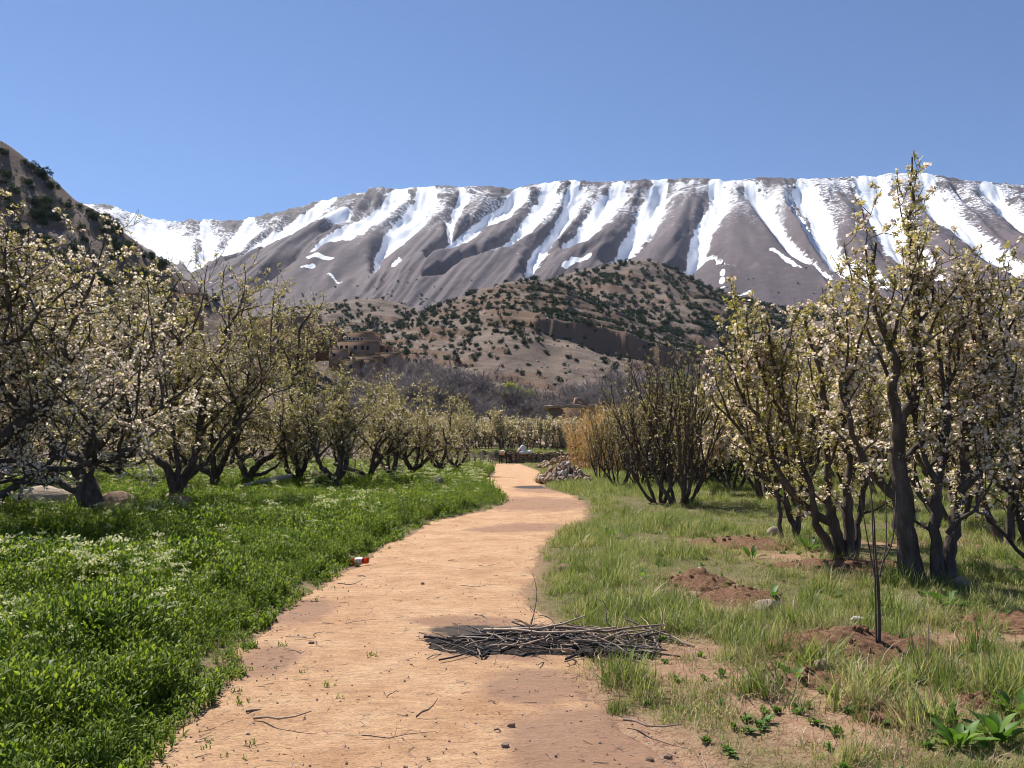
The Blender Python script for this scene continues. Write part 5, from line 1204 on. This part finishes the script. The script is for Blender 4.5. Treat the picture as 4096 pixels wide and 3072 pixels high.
# ------------------------------------------------------------------ sapling
def sapling():
    b = ground(3512, 2645); d = b[1]; e = empty('sapling', (b[0], b[1], float(gz(b[0], b[1])))); o0 = np.array([b[0], b[1], 0])
    def pl(pts, r0, r1, dy, nm, k=6):
        P = np.array([at(x_, y_, d + dy * i) for i, (x_, y_) in enumerate(pts)]) - o0; P[0, 2] = max(P[0, 2], -.05); T = Tubes(); n_ = 14; T.add(smoothline(P, n_), np.linspace(r0, r1, n_), k); v, f = T.get(); obj(nm, mesh(nm, v, f, M['bark'], True), e)
    pl([(3512, 2650), (3518, 2560), (3516, 2450), (3512, 2340), (3508, 2330)], .014, .011, 0, 'stem')
    pl([(3506, 2600), (3504, 2480), (3502, 2340), (3495, 2240), (3490, 2100), (3485, 1960)], .007, .004, .0, 'shoot')
    pl([(3512, 2340), (3500, 2200), (3497, 2100), (3480, 1960), (3478, 1890)], .009, .003, .01, 'shoot')
    pl([(3500, 2330), (3480, 2230), (3460, 2120), (3445, 2020)], .007, .003, -.03, 'shoot')
    pl([(3520, 2330), (3530, 2280), (3570, 2190), (3582, 2060), (3585, 1990)], .008, .003, .04, 'shoot')
    pl([(3525, 2300), (3545, 2200), (3545, 2080), (3540, 1960)], .006, .003, .06, 'shoot')
    tag(e, 'bare young sapling with thin upright shoots planted in red soil', 'sapling')
sapling()
tw = ground(3715, 2715); T = Tubes(); T.add([tw, tw + np.array([.0, 0, .18]), tw + np.array([.01, 0, .36])], [.006, .005, .003], 5); v, f = T.get(); tag(obj('dead_stem', mesh('dead_stem', v, f, M['dry_wood'])), 'short dead stem poking from the little dug heap', 'stem')

# ------------------------------------------------------------------ ground cover templates
def blade(r, L, w_, az, lean, curl, seg=3):
    t_ = np.linspace(0, 1, seg + 1); ang = lean + curl * t_; dx = np.concatenate([[0], np.cumsum(np.sin(ang[:-1]) * L / seg)]); dz = np.concatenate([[0], np.cumsum(np.cos(ang[:-1]) * L / seg)])
    wd = w_ * (1 - t_ ** 1.6) * .5; c, s_ = math.cos(az), math.sin(az)
    V = np.concatenate([np.stack([dx * c - wd * s_, dx * s_ + wd * c, dz], 1), np.stack([dx * c + wd * s_, dx * s_ - wd * c, dz], 1)])
    n_ = seg + 1; F = [(i, i + 1, n_ + i + 1, n_ + i) for i in range(seg)]
    return V, np.array(F)
def tuft(name, seed, n, h, spread_, w_, mat, lean=.5, curl=1.0, seg=3, straw=.0):
    r = np.random.default_rng(seed); VV = []; FF = []; RN = []; k = 0
    for i in range(n):
        v, f = blade(r, h * r.uniform(.45, 1.1), w_ * r.uniform(.7, 1.3), r.uniform(0, 6.28), abs(r.normal()) * lean, r.uniform(.1, curl), seg)
        a = r.uniform(0, 6.28); q = spread_ * math.sqrt(r.random()); v = v + np.array([q * math.cos(a), q * math.sin(a), -.01]); VV.append(v); FF.append(f + k); k += len(v)
        RN.append(np.full(len(v), .99 if r.random() < straw else r.uniform(0, .8)))
    return mesh(name, np.concatenate(VV), np.concatenate(FF), mat, False, {'rnd': np.concatenate(RN)})
def leafplant(name, seed, ns, h, ll, lw, mat, spread_=.07, flower=False, per=9):
    r = np.random.default_rng(seed); T = Tubes(); V = []; F = []; RN = []; k = 0; FV = []; FF = []; FR = []; fk = 0
    for s_ in range(ns):
        a = r.uniform(0, 6.28); q = spread_ * math.sqrt(r.random()); hh = h * r.uniform(.6, 1.1); P = grow(r, (q * math.cos(a), q * math.sin(a), -.01), (r.normal() * .2, r.normal() * .2, 1), hh, 4, .06, .1); T.add(P, np.linspace(.0035, .002, 5), 3)
        for j in range(per):
            t_ = .1 + .9 * (j + r.random()) / per; p_, d_ = along(P, min(t_, 1)); L = ll * r.uniform(.6, 1.15) * (1.15 - .5 * t_); az = 2.4 * j + r.normal() * .4; v, f = blade(r, L, lw * L / ll, az, r.uniform(.35, 1.0), .8, 2)
            m_ = v.copy(); n_ = 3; wv = (m_[:n_] - m_[n_:]); cen = (m_[:n_] + m_[n_:]) / 2; wdt = np.array([.35, 1.1, .12])[:, None] * unit(wv[0]) * lw * .5 * L / ll
            m_ = np.concatenate([cen + wdt, cen - wdt]) + p_; V.append(m_); F.append(f + k); k += len(m_); RN.append(np.full(6, np.clip(r.normal() * .2 + .35 + .35 * t_, 0, 1)))
        if flower and r.random() < .8:
            c0 = P[-1]; 
            for j in range(34):
                o_ = r.normal(size=3) * np.array([.028, .028, .008]); s2 = .0075 * r.uniform(.7, 1.4); a_, b_ = r.normal(size=3), r.normal(size=3); a_ = unit(a_) * s2; b_ = unit(np.cross(a_, b_)) * s2
                FV += [c0 + o_ - a_, c0 + o_ - b_, c0 + o_ + a_, c0 + o_ + b_]; FF.append([fk, fk + 1, fk + 2, fk + 3]); fk += 4; FR += [r.random()] * 4
    tv, tf = T.get(); Vs = [np.concatenate(V), tv] + ([np.array(FV)] if FV else []); nl = len(Vs[0]); nt_ = len(tv)
    fs = [np.concatenate(F), tf + nl] + ([np.array(FF) + nl + nt_] if FV else []); rn = np.concatenate([np.concatenate(RN), np.full(nt_, .4)] + ([np.array(FR)] if FV else []))
    return mesh(name, np.concatenate(Vs), fs, [mat, mat, M['cress_flower']][:len(fs)], False, {'rnd': rn})
GR = lib('grass_shape', [tuft('tuft', 1000 + i, 26, .16 + .03 * (i % 3), .09, .006, M['grass'], .55, 1.3, 3, .10) for i in range(5)] + [tuft('short_tuft', 1010 + i, 30, .075, .12, .006, M['grass'], .7, 1.0, 2, .15) for i in range(3)] + [tuft('straw_tuft', 1020 + i, 26, .20, .10, .005, M['straw'], .9, 1.5, 3) for i in range(2)] + [tuft('full_tuft', 1030 + i, 80, .27, .12, .008, M['grass'], .5, 1.3, 3, .08) for i in range(3)])
WD = lib('weed_shape', [leafplant('weed', 1100 + i, 8, .30, .070, .022, M['weed'], .11) for i in range(5)] + [leafplant('flowering_weed', 1110 + i, 5, .36, .08, .024, M['weed'], .09, True) for i in range(3)] + [leafplant('low_weed', 1120 + i, 5, .10, .045, .018, M['weed'], .08, False, 6) for i in range(2)])
DK = [leafplant('broad_leaf', 1130 + i, 3, .06, .10, .045, M['dock'], .05, False, 6) for i in range(2)]
WD2 = lib('verge_weed_shape', DK)
rg = np.random.default_rng(71)
def field(n, x0, x1, y0, y1, gamma=1.0):
    """points denser near the viewer's end of the field"""
    y = y0 * (y1 / y0) ** (rg.random(n) ** gamma); lim0 = np.maximum(x0, -.66 * y - 1.5); lim1 = np.minimum(x1, .66 * y + 1.5); x = lim0 + (lim1 - lim0) * rg.random(n); return x, y
def cover(name, x, y, idx, coll, s, label, tilt=.12):
    n_ = len(x); P = np.stack([x, y, gz(x, y)], 1); s = np.broadcast_to(np.asarray(s, float), (n_,))
    o = scatter(name, P, np.stack([rg.normal(size=n_) * tilt, rg.normal(size=n_) * tilt, rg.uniform(0, 6.28, n_)], 1), s[:, None] * rg.uniform(.8, 1.25, (n_, 1)) * np.ones((1, 3)), idx, coll); tag(o, label, 'ground cover', kind='stuff')
# left: dense weeds
x, y = field(26000, -60, 3, 3.4, 40, .85); a, b = path_edges(y); d = a - x + .18 * fbm(x * 1.6, y * 1.6, 3, 21)
keep = d > .04; x, y, d = x[keep], y[keep], d[keep]
fl = fbm(x * .45, y * .45, 3, 88); idx = rg.integers(0, 5, len(x)); isf = rg.random(len(x)) < np.clip(.016 + .07 * sstep(.2, .6, fl) * (.3 + .7 * sstep(5, 12, y)), 0, .5) * sstep(.3, 1.2, d); idx = np.where(isf, rg.integers(5, 8, len(x)), idx)
edge = d < .28 + .15 * fbm(x * 2, y * 2, 2, 5); idx = np.where(edge, rg.integers(8, 10, len(x)), idx)
cover('weed_cover', x, y, idx, WD, (.80 + .35 * fbm(x * .6, y * .6, 3, 44) + .55 * fbm(x * 2.2, y * 2.2, 2, 45)) * np.where(edge, 1.0, sstep(0, .8, d) * .35 + .65) * (1 + .012 * y), 'thick leafy green weeds with cream flower heads left of the path')
x, y = field(9000, -75, 2, 30, 78, 1.0); a, b = path_edges(y); d = a - x; keep = d > .2
x, y = x[keep], y[keep]; idx = np.where(rg.random(len(x)) < .10, rg.integers(5, 8, len(x)), rg.integers(0, 5, len(x)))
cover('weed_cover', x, y, idx, WD, 1.6, 'weeds on the ground under the far left orchard')
# right: tufted grass
x, y = field(34000, -1, 60, 3.3, 40, .85); a, b = path_edges(y); d = x - b + .22 * fbm(x * 1.6, y * 1.6, 3, 21)
br = bare(x, y) if False else None
def bare_amt(x, y):
    v = np.zeros(np.shape(x))
    for (px, py, r_) in PATCH: v = np.maximum(v, np.exp(-(((x - px) / r_) ** 2 + ((y - py) / (r_ * 1.2)) ** 2)))
    return v
ba = bare_amt(x, y); nz_ = fbm(x * .9, y * .9, 3, 51); keep = (d > .02) & (rg.random(len(x)) > ba * .95) & (rg.random(len(x)) < .35 + .9 * sstep(-.5, .2, nz_)) & (rg.random(len(x)) < .25 + sstep(0, .6, d))
x, y, d, nz_, ba = x[keep], y[keep], d[keep], nz_[keep], ba[keep]
tall = sstep(-.1, .35, nz_ + .4 * sstep(8, 14, y) - .1) ; idx = np.where(rg.random(len(x)) < tall * (.35 + .4 * sstep(7, 13, y)), rg.integers(0, 5, len(x)), rg.integers(5, 8, len(x))); idx = np.where(rg.random(len(x)) < .04 + .35 * ba, rg.integers(8, 10, len(x)), idx)
idx = np.where(rg.random(len(x)) < .010 + .035 * tall, rg.integers(10, 13, len(x)), idx)
cover('grass_cover', x, y, idx, GR, (.62 + .40 * sstep(-.2, .5, nz_)) * (1 + .014 * y) * (.6 + .4 * sstep(0, .5, d)), 'uneven tufted grass with bare patches right of the path', .2)
x, y = field(9000, 0, 70, 30, 78, 1.0); a, b = path_edges(y); d = x - b; keep = d > .2
cover('grass_cover', x[keep], y[keep], rg.integers(0, 5, keep.sum()), GR, 1.7, 'grass under the far right orchard', .2)
# grassy bank above the wall
x = rg.uniform(-16, 16, 5000); y = rg.uniform(WALL_Y + .9, 92, 5000) + .0 * x
cover('grass_cover', x, y + 1.2 * np.sin(x * .2) * .6, rg.integers(0, 5, 5000), GR, 2.2, 'bright grass on the bank above the stone wall', .2)
# broad-leaved sprouts in the grass
x, y = field(600, .3, 14, 3.3, 18, .8); a, b = path_edges(y); keep = (x > b + .3)
cover('sprout_cover', x[keep], y[keep], rg.integers(0, 2, keep.sum()), WD2, .5, 'small broad-leaved sprouts among the grass', .2)
# low creeping weeds straggling over the left rim of the path
x, y = field(2200, -4, 3, 3.4, 16, .9); a, b = path_edges(y); d = x - a; keep = (rg.random(len(x)) < .8 * np.exp(-np.abs(d) / (.12 + .22 * sstep(9, 4, y)))) & (fbm(x * 2.5, y * 2.5, 2, 19) > -.1)
cover('creeping_weed', x[keep], y[keep], rg.integers(8, 10, keep.sum()), WD, rg.uniform(.3, .65, keep.sum()), 'low weeds straggling over the rim of the path', .15)

# big tufts and dock plants that stand out singly
TU = [tuft('big_tuft', 1200 + i, 130, .34, .14, .0085, M['grass'], .45, 1.2, 4, .04) for i in range(3)]; TS = [tuft('dry_tuft', 1210, 120, .32, .13, .006, M['straw'], .8, 1.7, 4)]
def bigtuft(sx, sy, s, label, me):
    p = gpt(sx, sy); o = obj('grass_tuft', me, None, (p[0], p[1], p[2] - .01), rg.uniform(0, 6.28), s); tag(o, label, 'grass tuft')
bigtuft(2480, 2730, 1.0, 'large green grass tuft in front of the brush pile', TU[0]); bigtuft(2560, 2745, .85, 'smaller grass tuft joined to the large one before the brush pile', TU[1])
bigtuft(2470, 2840, .5, 'low blue-green tuft at the edge of the damp path', TU[2]); bigtuft(3700, 2690, .9, 'arching green tuft beside the sapling mound', TU[1])
bigtuft(3780, 2790, .7, 'bluish flopped grass tuft below the little dug heap', TU[2]); bigtuft(3470, 2870, 1.0, 'pale dry grass tuft on the bare soil before the sapling', TS[0])
bigtuft(3920, 2620, 1.0, 'thick green grass tuft near the straw-covered mound', TU[0]); bigtuft(3040, 2640, .9, 'grass tuft between the brush pile and the sapling', TU[2]); bigtuft(3300, 2380, 1.1, 'lush green tuft in front of the four-stemmed apple tree', TU[1])
def dock(sx, sy, n, L, label, seed):
    r = np.random.default_rng(seed); p = gpt(sx, sy); e = empty('dock_plant', p); tag(e, label, 'plant')
    for i in range(n):
        az = 2.4 * i + r.normal() * .3; ln = r.uniform(.25, 1.05); l_ = L * r.uniform(.65, 1.15); seg = 6; t_ = np.linspace(0, 1, seg + 1); ang = ln + .7 * t_
        dx = np.concatenate([[0], np.cumsum(np.sin(ang[:-1]) * l_ / seg)]); dz = np.concatenate([[0], np.cumsum(np.cos(ang[:-1]) * l_ / seg)]); wd = l_ * .17 * np.interp(t_, [0, .2, .45, .8, 1], [.12, .25, 1, .75, .03])
        c, s_ = math.cos(az), math.sin(az); wav = .08 * l_ * .17 * np.sin(np.arange(seg + 1) * 2.1 + i)
        rows = [np.stack([dx * c - k_ * wd * s_, dx * s_ + k_ * wd * c, dz + abs(k_) * wd * .35 + wav * k_], 1) for k_ in (-1, 0, 1)]
        off = r.uniform(0, .06); V = np.stack(rows, 1).reshape(-1, 3) + np.array([off * c, off * s_, 0])
        obj('leaf', mesh('leaf', V, gridfaces(3, seg + 1), M['dock'], True, {'rnd': np.full(len(V), r.random())}), e)
for i, (sx, sy, n_, L, lab) in enumerate([(3990, 2990, 26, .17, 'broad-leaved dock plant, largest clump in the corner of the grass'), (3830, 3020, 22, .15, 'dock clump leaning against the largest one'), (4080, 2900, 18, .17, 'dock plant with upturned bluish leaves above the largest clump'), (3180, 2750, 8, .15, 'small upright dock beside the pale flat stone'), (3790, 2450, 14, .22, 'bright dock plant at the feet of the twin-stemmed tree'), (3240, 2225, 12, .26, 'dock rosette on soil near the four-stemmed apple tree'), (2440, 2170, 9, .24, 'dock leaves in the grass near the bend of the path'), (3080, 2420, 9, .20, 'dock leaves beside the flat dark-sided rock'), (3760, 2930, 8, .16, 'young dock beside the red soil patch'), (2570, 2340, 8, .16, 'dock sprout between the path and the white stone mound'), (3010, 2260, 8, .22, 'upright dock by the dry straw-coloured heap')]):
    dock(sx, sy, n_, L, lab, 1300 + i)
# debris on the path: bits of straw, twig and grit
bits = []
for i in range(4):
    v, f = stick(rst, .09, .0022, .2, 4, 0); bits.append(mesh('bit', v, f, M['dry_wood']))
for i in range(2):
    v, f = stick(rst, .07, .002, .2, 4, 0); bits.append(mesh('straw_bit', v, f, M['bleached_wood']))
for i in range(3): bits.append(rock_mesh('grit', M['stone'], 690 + i, 1, .3)); 
for me in bits[6:]:
    for v_ in me.vertices: v_.co *= .008
BL = lib('debris_shape', bits)
x, y = field(16000, -6, 5, 3.4, 26, .9); a, b = path_edges(y); ed = np.minimum(x - a, b - x); keep = (ed > -.2) & (rg.random(len(x)) < .35 + .65 * np.exp(-np.maximum(ed, 0) / .35)); x, y = x[keep], y[keep]; n_ = len(x)
o = scatter('path_debris', np.stack([x, y, gz(x, y) + .018], 1), np.stack([rg.normal(size=n_) * .08, rg.normal(size=n_) * .08, rg.uniform(0, 6.28, n_)], 1), rg.uniform(.35, 1.2, (n_, 1)) * np.ones((1, 3)), rg.integers(0, 9, n_), BL); tag(o, 'straw bits, twig ends and grit strewn on the path', 'debris', kind='stuff')
